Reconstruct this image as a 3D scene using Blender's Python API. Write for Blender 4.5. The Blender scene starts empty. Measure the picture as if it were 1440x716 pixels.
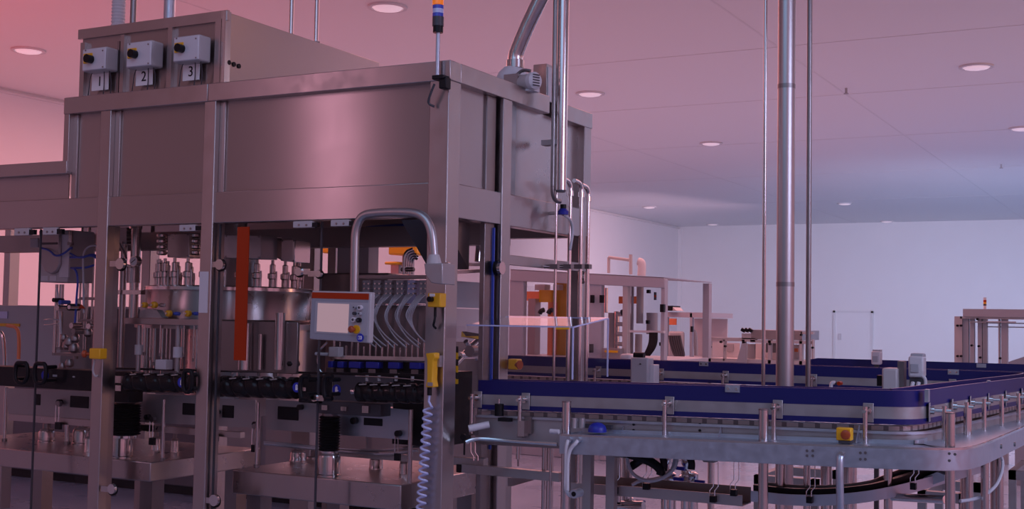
import bpy, math, random
from mathutils import Vector, Matrix
random.seed(7)
SC = bpy.context.scene
COL = SC.collection
W, H = 1440, 716
# ------------------------------------------------------------------ camera
FPX = 1742.86
YAW, PITCH, ROLL = math.radians(28.4186), math.radians(2.9695), math.radians(0.975)
CAM = Vector((0, 0, 1.6))
fw = Vector((-math.sin(YAW)*math.cos(PITCH), math.cos(YAW)*math.cos(PITCH), math.sin(PITCH)))
rt = Vector((math.cos(YAW), math.sin(YAW), 0)); up = rt.cross(fw)
cr, sr = math.cos(ROLL), math.sin(ROLL)
rt, up = cr*rt + sr*up, -sr*rt + cr*up
cd = bpy.data.cameras.new('camera'); cam = bpy.data.objects.new('camera', cd); COL.objects.link(cam)
cam.matrix_world = Matrix(((rt.x, up.x, -fw.x, CAM.x), (rt.y, up.y, -fw.y, CAM.y), (rt.z, up.z, -fw.z, CAM.z), (0, 0, 0, 1)))
cd.sensor_width = 36; cd.lens = 36*FPX/W; cd.clip_start = .05; cd.clip_end = 300
SC.camera = cam
# ------------------------------------------------------------------ exposure, world, lights
SC.view_settings.view_transform = 'Standard'; SC.view_settings.look = 'None'
SC.view_settings.gamma = 1; SC.view_settings.use_curve_mapping = False
SC.view_settings.exposure = 0.0
wd = bpy.data.worlds.new('world'); SC.world = wd; wd.use_nodes = True
nt = wd.node_tree; bg = nt.nodes['Background']
tc = nt.nodes.new('ShaderNodeTexCoord'); sx = nt.nodes.new('ShaderNodeSeparateXYZ'); rp = nt.nodes.new('ShaderNodeValToRGB'); mr = nt.nodes.new('ShaderNodeMapRange')
nt.links.new(tc.outputs['Generated'], sx.inputs[0]); nt.links.new(sx.outputs['X'], mr.inputs[0])
mr.inputs[1].default_value = -1; mr.inputs[2].default_value = 1
nt.links.new(mr.outputs[0], rp.inputs[0]); nt.links.new(rp.outputs[0], bg.inputs[0])
WL, WM, WR = (.27, .105, .117), (.085, .105, .165), (.66, .29, .40)      # left, middle and right of the surroundings
rp.color_ramp.elements[0].color = (*WL, 1); rp.color_ramp.elements[1].color = (*WR, 1)
e = rp.color_ramp.elements.new(.45); e.color = (*WM, 1)
bg.inputs[1].default_value = 1.0
SC.cycles.transparent_max_bounces = 32
def area(name, loc, target, sx_, sy_, col, power):
    l = bpy.data.lights.new(name, 'AREA'); l.shape = 'RECTANGLE'; l.size = sx_; l.size_y = sy_; l.color = col; l.energy = power
    o = bpy.data.objects.new(name, l); COL.objects.link(o); o.location = loc
    o.rotation_euler = (Vector(target)-Vector(loc)).to_track_quat('-Z', 'Y').to_euler()
    return o
ADDED_LIGHTS = [   # added lights for tint and fill: name, place, aim, width, depth, colour x power
    ('added_light_red', (-13, 7, 1.2), (-18.2, 17, 5.0), 6, 3, (190, 14, 10)),  # added to redden the left wall and ceiling
    ('added_light_pink', (-9, 20, 5.35), (-9, 20, 0), 14, 20, (1400, 530, 510)),  # added overhead light for the pink cast on the left
    ('added_light_blue', (2, 30, 5.35), (2, 30, 0), 14, 30, (300, 450, 720)),  # added overhead light for the bluish cast on the right
    ('added_light_front', (-2.5, 1.0, 5.2), (-3.5, 6, 1.4), 5, 3, (22, 37, 60)),  # added fill for the machine front
    ('added_light_key', (-8.15, -.2, 3.75), (-4, 5.3, 2.4), .25, 2.2, (12.6, 6.0, 8.4)),  # added strip, mirrored as the bright band on the hood
    ('added_light_back', (0, 25, 1.6), (-9, 48, 2.4), 10, 2, (165, 182, 265)),  # added wash to brighten the back wall
    ('added_light_wall', (-12.0, 37, 4.4), (-18.2, 39, 2.2), 6, 1.2, (95, 58, 70)),  # added to lift the far part of the left wall
    ('added_light_right', (2.6, 4.6, 3.4), (-1.2, 6.0, .9), 2.5, 1.5, (24, 28, 44)),  # added bluish fill over the conveyors
    ('added_light_side', (7, 17, 2.5), (-4, 25, 5.5), 6, 4, (200, 86, 40)),  # added ceiling wash from out of view on the right
]
for n_, p_, t_, a_, b_, c_ in ADDED_LIGHTS:
    k_ = max(max(c_), 1e-6); area(n_, p_, t_, a_, b_, tuple(v/k_ for v in c_), k_).data.spread = math.radians(64 if 'back' in n_ else 110 if 'wall' in n_ or 'right' in n_ else 180)
# ------------------------------------------------------------------ pixel -> place helpers (frame 1440 x 716)
def ray(px, py): return rt*((px-W/2)/FPX) + up*(-(py-H/2)/FPX) + fw
def fy(px, py, Y): d = ray(px, py); return CAM + d*((Y-CAM.y)/d.y)
def fx(px, py, X): d = ray(px, py); return CAM + d*((X-CAM.x)/d.x)
def fz(px, py, Z): d = ray(px, py); return CAM + d*((Z-CAM.z)/d.z)
def mpp(P): return (Vector(P)-CAM).dot(fw)/FPX       # metres per pixel there
# ------------------------------------------------------------------ materials
M = {}
def mat(name, col, metal=0., rough=.5, bump=0., scale=(1, 1, 1), var=0., emit=None, es=0., ior=None, coat=0., aniso=0.):
    m = bpy.data.materials.new(name); m.use_nodes = True; n = m.node_tree.nodes; L = m.node_tree.links
    b = n['Principled BSDF']; b.inputs['Base Color'].default_value = (*col, 1); b.inputs['Metallic'].default_value = metal; b.inputs['Roughness'].default_value = rough
    if coat: b.inputs['Coat Weight'].default_value = coat
    if var or bump:
        t = n.new('ShaderNodeTexCoord'); mp = n.new('ShaderNodeMapping'); mp.inputs['Scale'].default_value = scale
        nz = n.new('ShaderNodeTexNoise'); nz.inputs['Scale'].default_value = 4; nz.inputs['Detail'].default_value = 4
        L.new(t.outputs['Object'], mp.inputs[0]); L.new(mp.outputs[0], nz.inputs[0])
        if var:
            rr = n.new('ShaderNodeMapRange'); rr.inputs[1].default_value = .3; rr.inputs[2].default_value = .7
            rr.inputs[3].default_value = max(.02, rough-var); rr.inputs[4].default_value = rough+var
            L.new(nz.outputs[0], rr.inputs[0]); L.new(rr.outputs[0], b.inputs['Roughness'])
            mx = n.new('ShaderNodeMix'); mx.data_type = 'RGBA'
            mx.inputs[6].default_value = (*[c*(1-var) for c in col], 1); mx.inputs[7].default_value = (*[min(1, c*(1+var)) for c in col], 1)
            L.new(nz.outputs[0], mx.inputs[0]); L.new(mx.outputs[2], b.inputs['Base Color'])
        if bump:
            bp = n.new('ShaderNodeBump'); bp.inputs['Strength'].default_value = bump; bp.inputs['Distance'].default_value = .01
            L.new(nz.outputs[0], bp.inputs['Height']); L.new(bp.outputs[0], b.inputs['Normal'])
    if aniso:
        b.inputs['Anisotropic'].default_value = aniso; tv = n.new('ShaderNodeCombineXYZ'); tv.inputs[0].default_value = .05; tv.inputs[1].default_value = .04; tv.inputs[2].default_value = 1; L.new(tv.outputs[0], b.inputs['Tangent'])
    if emit: b.inputs['Emission Color'].default_value = (*emit, 1); b.inputs['Emission Strength'].default_value = es
    if max(col) < .02 or name == 'orange': b.inputs['Specular IOR Level'].default_value = .25
    M[name] = m; return m
mat('steel', (.50, .46, .45), 1, .30, 0, (2, 2, 2), .04, aniso=.8)
mat('steel_beam', (.46, .42, .41), 1, .34, 0, (3, 3, 3), .05, aniso=.6)
mat('steel_sheet', (.47, .43, .42), 1, .30, 0, (1.5, 1.5, 1.5), .012, aniso=.95)
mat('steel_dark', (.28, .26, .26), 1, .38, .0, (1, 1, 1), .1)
mat('steel_bright', (.72, .70, .69), 1, .16)
mat('steel_pipe', (.58, .55, .54), 1, .20, 0, (20, 20, 1), .06)
mat('steel_satin', (.46, .43, .43), 1, .38)
mat('steel_matt', (.42, .40, .40), .75, .45, 0, (5, 5, 5), .10)
mat('galvanised', (.49, .53, .59), .85, .40, 0, (6, 6, 6), .10)
mat('blue', (.006, .007, .11), 0, .38)
mat('blue_bright', (.01, .02, .30), 0, .4)
mat('tube_blue', (.03, .08, .45), 0, .35)
mat('black', (.006, .006, .008), 0, .45)
mat('black_gloss', (.006, .006, .008), 0, .16)
mat('white_paint', (.44, .45, .50), 0, .4)
mat('white_plastic', (.64, .63, .65), 0, .45)
mat('grey_paint', (.40, .41, .44), 0, .45)
mat('hmi_grey', (.30, .32, .36), 0, .45)
mat('box_grey', (.50, .48, .48), 0, .45)
mat('dark_grey', (.05, .05, .06), 0, .45)
mat('yellow', (.80, .42, .01), 0, .4)
mat('orange', (.40, .032, .001), 0, .5)
mat('orange_far', (.85, .25, .10), 0, .5)
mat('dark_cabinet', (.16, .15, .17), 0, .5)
mat('red', (.36, .06, .012), 0, .4)
mat('paper', (.85, .84, .84), 0, .7)
mat('wall', (.82, .82, .83), 0, .65, 0, (.3, .3, .3), .02)
mat('ceiling', (.80, .80, .81), 0, .6)
mat('seam', (.74, .74, .75), 0, .7)
mat('floor', (.33, .44, .58), 0, .30, 0, (.4, .4, .4), .08, coat=.3)
mat('tube_clear', (.55, .55, .58), 0, .25)
mat('lamp', (.9, .9, .9), 0, .4, emit=(.62, .42, .50), es=.55)
mat('screen', (.05, .05, .05), 0, .15, emit=(.82, .52, .62), es=.42)
mat('sign_blue', (.012, .03, .42), 0, .4)
mat('beacon_orange', (.9, .22, .02), 0, .2, emit=(1, .22, .02), es=.35)
mat('beacon_blue', (.05, .08, .5), 0, .2)
mat('beacon_clear', (.55, .6, .85), 0, .15)
def glass(name, col, fac, rough=.02):
    m = bpy.data.materials.new(name); m.use_nodes = True; n = m.node_tree.nodes; L = m.node_tree.links
    n.remove(n['Principled BSDF']); out = n['Material Output']
    t = n.new('ShaderNodeBsdfTransparent'); t.inputs[0].default_value = (*col, 1)
    g = n.new('ShaderNodeBsdfGlossy'); g.inputs['Roughness'].default_value = rough; g.inputs[0].default_value = (.9, .9, .9, 1)
    x = n.new('ShaderNodeMixShader'); f = n.new('ShaderNodeFresnel'); f.inputs[0].default_value = 1.45
    ml = n.new('ShaderNodeMath'); ml.operation = 'MULTIPLY'; ml.inputs[1].default_value = fac
    ge = n.new('ShaderNodeNewGeometry'); iv = n.new('ShaderNodeMath'); iv.operation = 'SUBTRACT'; iv.inputs[0].default_value = 1; L.new(ge.outputs['Backfacing'], iv.inputs[1])
    m2 = n.new('ShaderNodeMath'); m2.operation = 'MULTIPLY'; L.new(iv.outputs[0], m2.inputs[1]); L.new(f.outputs[0], ml.inputs[0]); L.new(ml.outputs[0], m2.inputs[0]); L.new(m2.outputs[0], x.inputs[0]); L.new(t.outputs[0], x.inputs[1]); L.new(g.outputs[0], x.inputs[2]); L.new(x.outputs[0], out.inputs[0])
    M[name] = m
glass('glass', (.955, .955, .96), .25)
glass('glass_clear', (.96, .96, .97), .9)
glass('glass_edge', (.55, .60, .62), .8, .1)
glass('glass_smoke', (.45, .44, .47), .8)
glass('plastic_clear', (.965, .965, .975), .7, .05)
# striped materials (pattern of the thing itself)
def stripes(name, c1, c2, axis_vec, freq, metal=0, rough=.4, duty=.5):
    m = bpy.data.materials.new(name); m.use_nodes = True; n = m.node_tree.nodes; L = m.node_tree.links; b = n['Principled BSDF']
    t = n.new('ShaderNodeTexCoord'); d = n.new('ShaderNodeVectorMath'); d.operation = 'DOT_PRODUCT'; d.inputs[1].default_value = axis_vec
    k = n.new('ShaderNodeMath'); k.operation = 'MULTIPLY'; k.inputs[1].default_value = freq
    fr = n.new('ShaderNodeMath'); fr.operation = 'FRACT'; gt = n.new('ShaderNodeMath'); gt.operation = 'GREATER_THAN'; gt.inputs[1].default_value = duty
    mx = n.new('ShaderNodeMix'); mx.data_type = 'RGBA'; mx.inputs[6].default_value = (*c1, 1); mx.inputs[7].default_value = (*c2, 1)
    L.new(t.outputs['Object'], d.inputs[0]); L.new(d.outputs['Value'], k.inputs[0]); L.new(k.outputs[0], fr.inputs[0]); L.new(fr.outputs[0], gt.inputs[0]); L.new(gt.outputs[0], mx.inputs[0]); L.new(mx.outputs[2], b.inputs['Base Color'])
    b.inputs['Metallic'].default_value = metal; b.inputs['Roughness'].default_value = rough; M[name] = m
stripes('hazard', (.85, .50, .01), (.01, .01, .01), (1, 0, 1), 14)
stripes('chain_slats', (.62, .60, .60), (.26, .25, .27), (1, 1, 0), 13, .6, .35, .7)
# ------------------------------------------------------------------ mesh builder
class MB:
    def __init__(s): s.v = []; s.f = []
    def add(s, vs, fs):
        o = len(s.v); s.v += [Vector(v) for v in vs]; s.f += [tuple(i+o for i in f) for f in fs]; return s
    def box(s, a, b):
        x0, x1 = sorted((a[0], b[0])); y0, y1 = sorted((a[1], b[1])); z0, z1 = sorted((a[2], b[2]))
        return s.add([(x0,y0,z0),(x1,y0,z0),(x1,y1,z0),(x0,y1,z0),(x0,y0,z1),(x1,y0,z1),(x1,y1,z1),(x0,y1,z1)],
                     [(0,3,2,1),(4,5,6,7),(0,1,5,4),(1,2,6,5),(2,3,7,6),(3,0,4,7)])
    def bar(s, a, b, w, h, upv=(0,0,1)):                 # rectangular bar from a to b
        a, b = Vector(a), Vector(b); d = (b-a).normalized(); u = Vector(upv)
        if abs(d.dot(u)) > .98: u = Vector((0,1,0))
        r = d.cross(u).normalized()*w/2; t = r.cross(d).normalized()*h/2
        return s.add([a-r-t, a+r-t, a+r+t, a-r+t, b-r-t, b+r-t, b+r+t, b-r+t], [(0,3,2,1),(4,5,6,7),(0,1,5,4),(1,2,6,5),(2,3,7,6),(3,0,4,7)])
    def cyl(s, a, b, r, r2=None, n=16, caps=True):
        a, b = Vector(a), Vector(b); r2 = r if r2 is None else r2; d = (b-a).normalized()
        u = d.orthogonal().normalized(); w = d.cross(u)
        vs = [a+(u*math.cos(2*math.pi*i/n)+w*math.sin(2*math.pi*i/n))*r for i in range(n)] + [b+(u*math.cos(2*math.pi*i/n)+w*math.sin(2*math.pi*i/n))*r2 for i in range(n)]
        fs = [(i, (i+1) % n, n+(i+1) % n, n+i) for i in range(n)]
        if caps: fs += [tuple(reversed(range(n))), tuple(range(n, 2*n))]
        return s.add(vs, fs)
    def lathe(s, base, prof, axis=(0,0,1), n=20):        # prof: (radius, height)
        base = Vector(base); d = Vector(axis).normalized(); u = d.orthogonal().normalized(); w = d.cross(u); vs = []; fs = []
        for r, h in prof:
            vs += [base+d*h+(u*math.cos(2*math.pi*i/n)+w*math.sin(2*math.pi*i/n))*max(r, 1e-4) for i in range(n)]
        for k in range(len(prof)-1):
            fs += [(k*n+i, k*n+(i+1) % n, (k+1)*n+(i+1) % n, (k+1)*n+i) for i in range(n)]
        fs += [tuple(reversed(range(n))), tuple(range((len(prof)-1)*n, len(prof)*n))]
        return s.add(vs, fs)
    def tube(s, pts, r, n=10, smooth=0):
        P = [Vector(p) for p in pts]
        for _ in range(smooth):
            Q = [P[0]]
            for i in range(len(P)-1): Q += [P[i]*.75+P[i+1]*.25, P[i]*.25+P[i+1]*.75]
            P = Q+[P[-1]]
        m = len(P); T = [(P[min(i+1, m-1)]-P[max(i-1, 0)]).normalized() for i in range(m)]
        u = T[0].orthogonal().normalized(); vs = []; fs = []
        for i in range(m):
            u = (u-T[i]*u.dot(T[i])).normalized(); w = T[i].cross(u)
            vs += [P[i]+(u*math.cos(2*math.pi*k/n)+w*math.sin(2*math.pi*k/n))*r for k in range(n)]
        for i in range(m-1): fs += [(i*n+k, i*n+(k+1) % n, (i+1)*n+(k+1) % n, (i+1)*n+k) for k in range(n)]
        fs += [tuple(reversed(range(n))), tuple(range((m-1)*n, m*n))]
        return s.add(vs, fs)
    def prism(s, poly, vec):
        n = len(poly); P = [Vector(p) for p in poly]; v = Vector(vec)
        return s.add(P+[p+v for p in P], [tuple(reversed(range(n))), tuple(range(n, 2*n))]+[(i, (i+1) % n, n+(i+1) % n, n+i) for i in range(n)])
    def ribbon(s, path, zlo, zhi, t, off=0.):            # upright band of thickness t along an xy path with base heights
        P = [Vector(p) for p in path]; m = len(P); vs = []; fs = []
        for i in range(m):
            d = (P[min(i+1, m-1)]-P[max(i-1, 0)]); d.z = 0; d.normalize(); nn = Vector((d.y, -d.x, 0))
            for o, z in ((off-t/2, zlo), (off+t/2, zlo), (off+t/2, zhi), (off-t/2, zhi)): vs.append(P[i]+nn*o+Vector((0, 0, z)))
        for i in range(m-1): fs += [(i*4+k, (i+1)*4+k, (i+1)*4+(k+1) % 4, i*4+(k+1) % 4) for k in range(4)]
        fs += [(0, 1, 2, 3), tuple((m-1)*4+k for k in (3, 2, 1, 0))]
        return s.add(vs, fs)
    # rectangle in the photograph on the plane Y (front faces) given depth towards +Y
    def fbox(s, x0, y0, x1, y1, Y, d):
        cx, cy = (x0+x1)/2, (y0+y1)/2
        return s.box((fy(x0, cy, Y).x, Y, fy(cx, y0, Y).z), (fy(x1, cy, Y).x, Y+d, fy(cx, y1, Y).z))
    def vcyl(s, px, py0, py1, Y, rpx, n=14, r2=None, x2=None):
        a = fy(px, py0, Y); b = fy(px, py1, Y); x = fy(px, (py0+py1)/2, Y).x; r = rpx*mpp(a)
        return s.cyl((x, Y, b.z), (x, Y, a.z), r, n=n, r2=None if r2 is None else r2*mpp(a))
    def hcyl(s, x0, x1, py, Y, rpx, n=14):
        a = fy(x0, py, Y); b = fy(x1, py, Y); z = (a.z+b.z)/2; return s.cyl((a.x, Y, z), (b.x, Y, z), rpx*mpp(a), n=n)
    def ycyl(s, px, py, Y, d, rpx, n=18):                # disc facing the camera side
        a = fy(px, py, Y); return s.cyl(a, a+Vector((0, d, 0)), rpx*mpp(a), n=n)
    def ftube(s, pts, r, n=8, smooth=2):                  # pts: (px, py, Y)
        return s.tube([fy(*p) for p in pts], r, n, smooth)
ORG = {}
def mk(name, mb, m, parent=None, bevel=0.):
    v = mb.v; lo = Vector([min(p[i] for p in v) for i in range(3)]); hi = Vector([max(p[i] for p in v) for i in range(3)])
    o0 = Vector(((lo.x+hi.x)/2, (lo.y+hi.y)/2, lo.z))
    me = bpy.data.meshes.new(name); me.from_pydata([p-o0 for p in v], [], mb.f); me.update()
    import bmesh
    bm = bmesh.new(); bm.from_mesh(me); bmesh.ops.recalc_face_normals(bm, faces=bm.faces); bm.to_mesh(me); bm.free()
    me.polygons.foreach_set('use_smooth', [True]*len(me.polygons)); me.set_sharp_from_angle(angle=math.radians(38))
    me.materials.append(M[m]); o = bpy.data.objects.new(name, me); COL.objects.link(o)
    if parent is None: o.location = o0
    else: o.parent = parent; o.location = o0-ORG[parent.name]
    ORG[o.name] = o0
    if bevel:
        b = o.modifiers.new('bevel', 'BEVEL'); b.width = bevel; b.segments = 2; b.limit_method = 'ANGLE'; b.angle_limit = math.radians(40)
    return o
def tag(o, label, cat, group=None):
    o['label'] = label; o['category'] = cat
    if group: o['group'] = group
    return o
def thing(name, label, cat, loc, group=None):
    o = bpy.data.objects.new(name, None); COL.objects.link(o); o.location = loc; o.empty_display_size = .1; ORG[o.name] = Vector(loc)
    return tag(o, label, cat, group)
def part(name, mb, m, parent, label=None, bevel=0.):
    o = mk(name, mb, m, parent, bevel)
    if label: o['label'] = label
    return o
def solo(name, mb, m, label, cat, group=None, bevel=0.): return tag(mk(name, mb, m, None, bevel), label, cat, group)
def struct(name, mb, m, parent=None):
    o = mk(name, mb, m, parent)
    if parent is None: o['kind'] = 'structure'
    return o
def dup(root, delta, label=None, group=None):
    def cp(o, par):
        c = o.copy(); COL.objects.link(c); c.parent = par; ORG[c.name] = ORG[o.name]+Vector(delta)
        for ch in [x for x in o.children]: cp(ch, c)
        return c
    kids = list(root.children); r = root.copy(); COL.objects.link(r); r.location = root.location+Vector(delta); ORG[r.name] = ORG[root.name]+Vector(delta)
    for k in kids: cp(k, r)
    if label: r['label'] = label
    if group: r['group'] = group
    return r
def dup_part(o, delta):                                   # a further copy of a part (and its sub-parts) under the same thing
    c = o.copy(); COL.objects.link(c); c.location = o.location+Vector(delta); ORG[c.name] = ORG[o.name]+Vector(delta)
    for ch in list(o.children):
        k = ch.copy(); COL.objects.link(k); k.parent = c; ORG[k.name] = ORG[ch.name]+Vector(delta)
    return c
def text_mb(s, size, loc, depth=.001):                    # letters in the XZ plane facing -Y
    cu = bpy.data.curves.new('t', 'FONT'); cu.body = s; cu.size = size; cu.align_x = 'CENTER'; cu.align_y = 'CENTER'; cu.extrude = depth
    ob = bpy.data.objects.new('t', cu); COL.objects.link(ob); dg = bpy.context.evaluated_depsgraph_get()
    me = bpy.data.meshes.new_from_object(ob.evaluated_get(dg)); mb = MB()
    mb.add([(loc[0]+v.co.x, loc[1]+(-v.co.z), loc[2]+v.co.y) for v in me.vertices], [tuple(p.vertices) for p in me.polygons])
    bpy.data.objects.remove(ob); bpy.data.meshes.remove(me); bpy.data.curves.remove(cu); return mb
V3 = Vector
# ================================================================== the hall
XW, YB, ZC = -18.2, 48.0, 5.5
struct('floor', MB().box((XW-.2, -6, -.12), (14, YB+.2, 0)), 'floor')
struct('ceiling', MB().box((XW-.2, 3, ZC), (14, YB+.2, ZC+.12)), 'ceiling')
struct('wall_left', MB().box((XW-.2, -6, 0), (XW, YB, ZC)), 'wall')
struct('wall_back', MB().box((XW, YB, 0), (14, YB+.2, ZC)), 'wall')
struct('trim_1', MB().box((XW, YB-.06, 0), (XW+.16, YB, ZC-.1)), 'wall')
struct('trim_2', MB().box((XW, 3, ZC-.09), (XW+.05, YB, ZC-.05)), 'seam')
sm = MB()
for y in (17, 21, 26, 32, 39): sm.box((XW, y, ZC-.004), (14, y+.03, ZC-.001))
for x in (-11, -5): sm.box((x, 3, ZC-.004), (x+.03, YB, ZC-.001))
struct('trim_3', sm, 'seam')
struct('baseboard_back', MB().box((XW+.2, YB-.03, 0), (14, YB, .15)), 'seam')
# double door in the back wall
a = fy(1172, 437, YB-.05); b = fy(1228, 437, YB-.05)
dr = struct('door_1', MB().box((a.x+.06, YB-.045, .01), (b.x-.06, YB-.005, a.z-.06)), 'wall')
part('door_frame', MB().box((a.x, YB-.09, 0), (a.x+.08, YB-.004, a.z)).box((b.x-.08, YB-.09, 0), (b.x, YB-.004, a.z)).box((a.x, YB-.09, a.z-.07), (b.x, YB-.004, a.z)), 'seam', dr)
part('door_handle', MB().box((a.x+.2, YB-.10, 1.0), (a.x+.3, YB-.05, 1.25)), 'white_plastic', dr)
# round downlights
LT = [(1373, 93, 'large round ceiling downlight nearest the upper right corner of the photo'), (1437, 180, 'round ceiling downlight cut by the right edge of the photo'),
      (1247, 311, 'small distant ceiling downlight, right of the other two far ones above the back wall'), (1188, 286, 'small distant ceiling downlight right of the tall steel column'),
      (1000, 201, 'round ceiling downlight between the steel pipes and the tall column'), (830, 131, 'round ceiling downlight just right of the wide vertical steel pipe'),
      (913, 291, 'small distant ceiling downlight above the corner of the two walls'), (40, 70, 'round glowing ceiling downlight left of the roof cabinet with the switch boxes'),
      (545, 9, 'round ceiling downlight at the top edge of the photo left of the signal tower'), (1002, 315, 'tiny far ceiling downlight close over the back wall left of the column')]
lroot = None
for i, (x, y, lb) in enumerate(LT):
    p = fz(x, y, ZC)
    if lroot is None:
        lroot = thing('ceiling_light', lb, 'ceiling light', p, 'round downlights in the ceiling'); LP = p
        part('trim_ring', MB().lathe((p.x, p.y, p.z-.03), [(.25, .03), (.25, .005), (.235, 0), (.205, 0), (.20, .01), (.20, .03)], n=32), 'white_plastic', lroot)
        part('diffuser', MB().lathe((p.x, p.y, p.z-.06), [(.0, 0), (.10, .006), (.17, .022), (.20, .05)], n=32), 'lamp', lroot)
    else: dup(lroot, p-LP, lb)
for x, y, lb in [(1190, 124, 'tiny ceiling sprinkler head right of the tall column'), (1408, 231, 'tiny dark ceiling sprinkler head near the right edge')]:
    p = fz(x, y, ZC); t = thing('sprinkler', lb, 'sprinkler', p, 'sprinkler heads')
    part('stem', MB().cyl((p.x, p.y, p.z-.09), p, .02), 'grey_paint', t); part('deflector', MB().cyl((p.x, p.y, p.z-.10), (p.x, p.y, p.z-.085), .04), 'grey_paint', t)
# ================================================================== machine enclosure
Y0, X1, YR = 5.303, -3.244, 7.01
ZT, ZTB, ZL, ZLB = 2.902, 2.80, 2.285, 2.11
XS = -5.975; XL = -7.6
en = thing('machine_enclosure', 'large stainless steel and glass enclosure of the bottle filling machine', 'machine', (X1, Y0, 0))
pw = .105
posts = {}
for nm, x in (('a', fy(144, 300, Y0).x), ('b', fy(291, 300, Y0).x)):
    posts[nm] = part('post', MB().box((x-pw/2+.01, Y0, 0), (x+pw/2-.01, Y0+pw, ZT-.1)), 'steel_beam', en, bevel=.004)
part('post', MB().box((X1-.115, Y0-.004, 0), (X1, Y0+.115, ZT-.1)), 'steel_beam', en, label='corner post nearest the viewer', bevel=.004)
part('post', MB().box((XS-.02, Y0, ZL+.16), (XS+.025, Y0+.08, ZT-.1)), 'steel_beam', en, bevel=.003)
yA = fx(706, 300, X1).y; yE = YR
part('post', MB().box((X1-.10, yA-.005, 0), (X1+.002, yA+.095, ZT-.1)), 'steel_beam', en, bevel=.004)
part('post', MB().box((X1-.06, yA-.13, 0), (X1-.03, yA-.03, ZT-.1)), 'steel_dark', en, bevel=.004)
part('post', MB().box((X1-.10, yE-.10, 0), (X1+.002, yE, ZT-.02)), 'steel_beam', en, bevel=.004)
for px0, px1 in ((414, 440), (459, 470), (300, 312), (197, 209), (132, 145), (3, 11)):
    xa_, xb_ = fy(px0, 430, YR-.1).x, fy(px1, 430, YR-.1).x; part('post', MB().box((xa_, YR-.10, 0), (xb_, YR, ZL)), 'steel_beam', en, bevel=.004)
# beams
part('top_beam', MB().box((XS-.02, Y0-.006, ZTB), (-4.845, Y0+.10, ZT)), 'steel_beam', en, bevel=.004)
part('top_beam', MB().box((-4.842, Y0-.006, ZTB), (X1+.006, Y0+.10, ZT)), 'steel_beam', en, bevel=.004)
part('top_beam', MB().box((X1-.10, Y0+.101, ZTB), (X1+.006, fx(772, 140, X1).y, ZT)), 'steel_beam', en, bevel=.004)
part('top_beam', MB().box((X1-.10, fx(798, 150, X1).y-.14, ZTB-.005), (X1+.006, YR+.005, ZT-.01)), 'steel_beam', en, bevel=.004)
part('top_beam', MB().box((XL, Y0-.004, 2.435), (XS+.02, Y0+.10, 2.515)), 'steel_beam', en, bevel=.004)
part('lower_beam', MB().box((XL, Y0+.012, ZLB), (X1-.05, Y0+.09, ZL)), 'steel_sheet', en, bevel=.004)
part('lower_beam', MB().box((X1-.08, Y0+.10, ZLB), (X1-.006, yA, ZL)), 'steel_sheet', en, bevel=.004)
part('lower_beam', MB().box((X1-.08, yA+.09, ZLB), (X1-.006, YR-.09, ZL)), 'steel_sheet', en, bevel=.004)
part('lower_beam', MB().box((XL, YR-.08, ZLB), (X1-.10, YR-.01, ZL)), 'steel_sheet', en, bevel=.004)
# hood sheets (set back between the beams), with their folded side channels
xa, xb = fy(144, 300, Y0).x, fy(291, 300, Y0).x
def hood(x0, x1, z1):
    part('hood_panel', MB().box((x0, Y0+.05, ZL-.005), (x1, Y0+.056, z1)), 'steel_sheet', en)
    part('panel_fold', MB().box((x0, Y0+.036, ZL), (x0+.04, Y0+.05, z1)), 'steel_beam', en, bevel=.003)
hood(xb+.042, X1-.11, ZTB); hood(xa+.042, xb-.042, ZTB); hood(XS+.02, xa-.042, ZTB)
part('hood_panel', MB().box((XL, Y0+.05, ZL-.005), (XS-.015, Y0+.056, 2.44)), 'steel_sheet', en)
part('hood_panel', MB().box((X1-.05, Y0+.11, ZL-.005), (X1-.044, yA-.12, ZTB)), 'steel_sheet', en)
part('hood_panel', MB().box((X1-.05, yA+.09, ZL-.005), (X1-.044, YR-.09, ZTB)), 'steel', en)
part('panel_fold', MB().prism([(X1-.012, yA+.09, ZL), (X1-.03, yA+.20, ZL), (X1-.044, yA+.20, ZL), (X1-.044, yA+.09, ZL)], (0, 0, ZTB-ZL)), 'steel_dark', en)
part('hood_panel', MB().box((XL, YR-.05, ZL), (X1-.1, YR-.044, ZT-.05)), 'steel_sheet', en)
part('roof_panel', MB().box((XS, Y0+.09, ZT-.03), (X1-.09, YR-.02, ZT-.02)), 'steel_sheet', en)
part('roof_panel', MB().box((XL, Y0+.09, 2.49), (XS, YR-.02, 2.50)), 'steel_sheet', en)
part('hood_panel', MB().box((XS-.01, Y0+.09, 2.50), (XS, YR-.02, ZT-.03)), 'steel_sheet', en)
# slanting chute inside the hood at the corner, ceiling ledge
part('inner_chute', MB().prism([(X1-.02-.1, Y0+.14, 2.11), (X1-.12, yA-.14, 2.11), (X1-.12, yA-.14, 1.86)], (-.25, 0, 0)), 'steel_dark', en)
part('inner_beam', MB().box((XL, 6.15, 2.02), (X1-.15, 6.25, 2.14)), 'steel_dark', en)
part('cross_bar', MB().box((X1-.03, yA+.02, fx(716, 366, X1).z-.025), (X1-.005, YR-.06, fx(716, 366, X1).z+.03)), 'steel_beam', en, bevel=.003)
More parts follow.
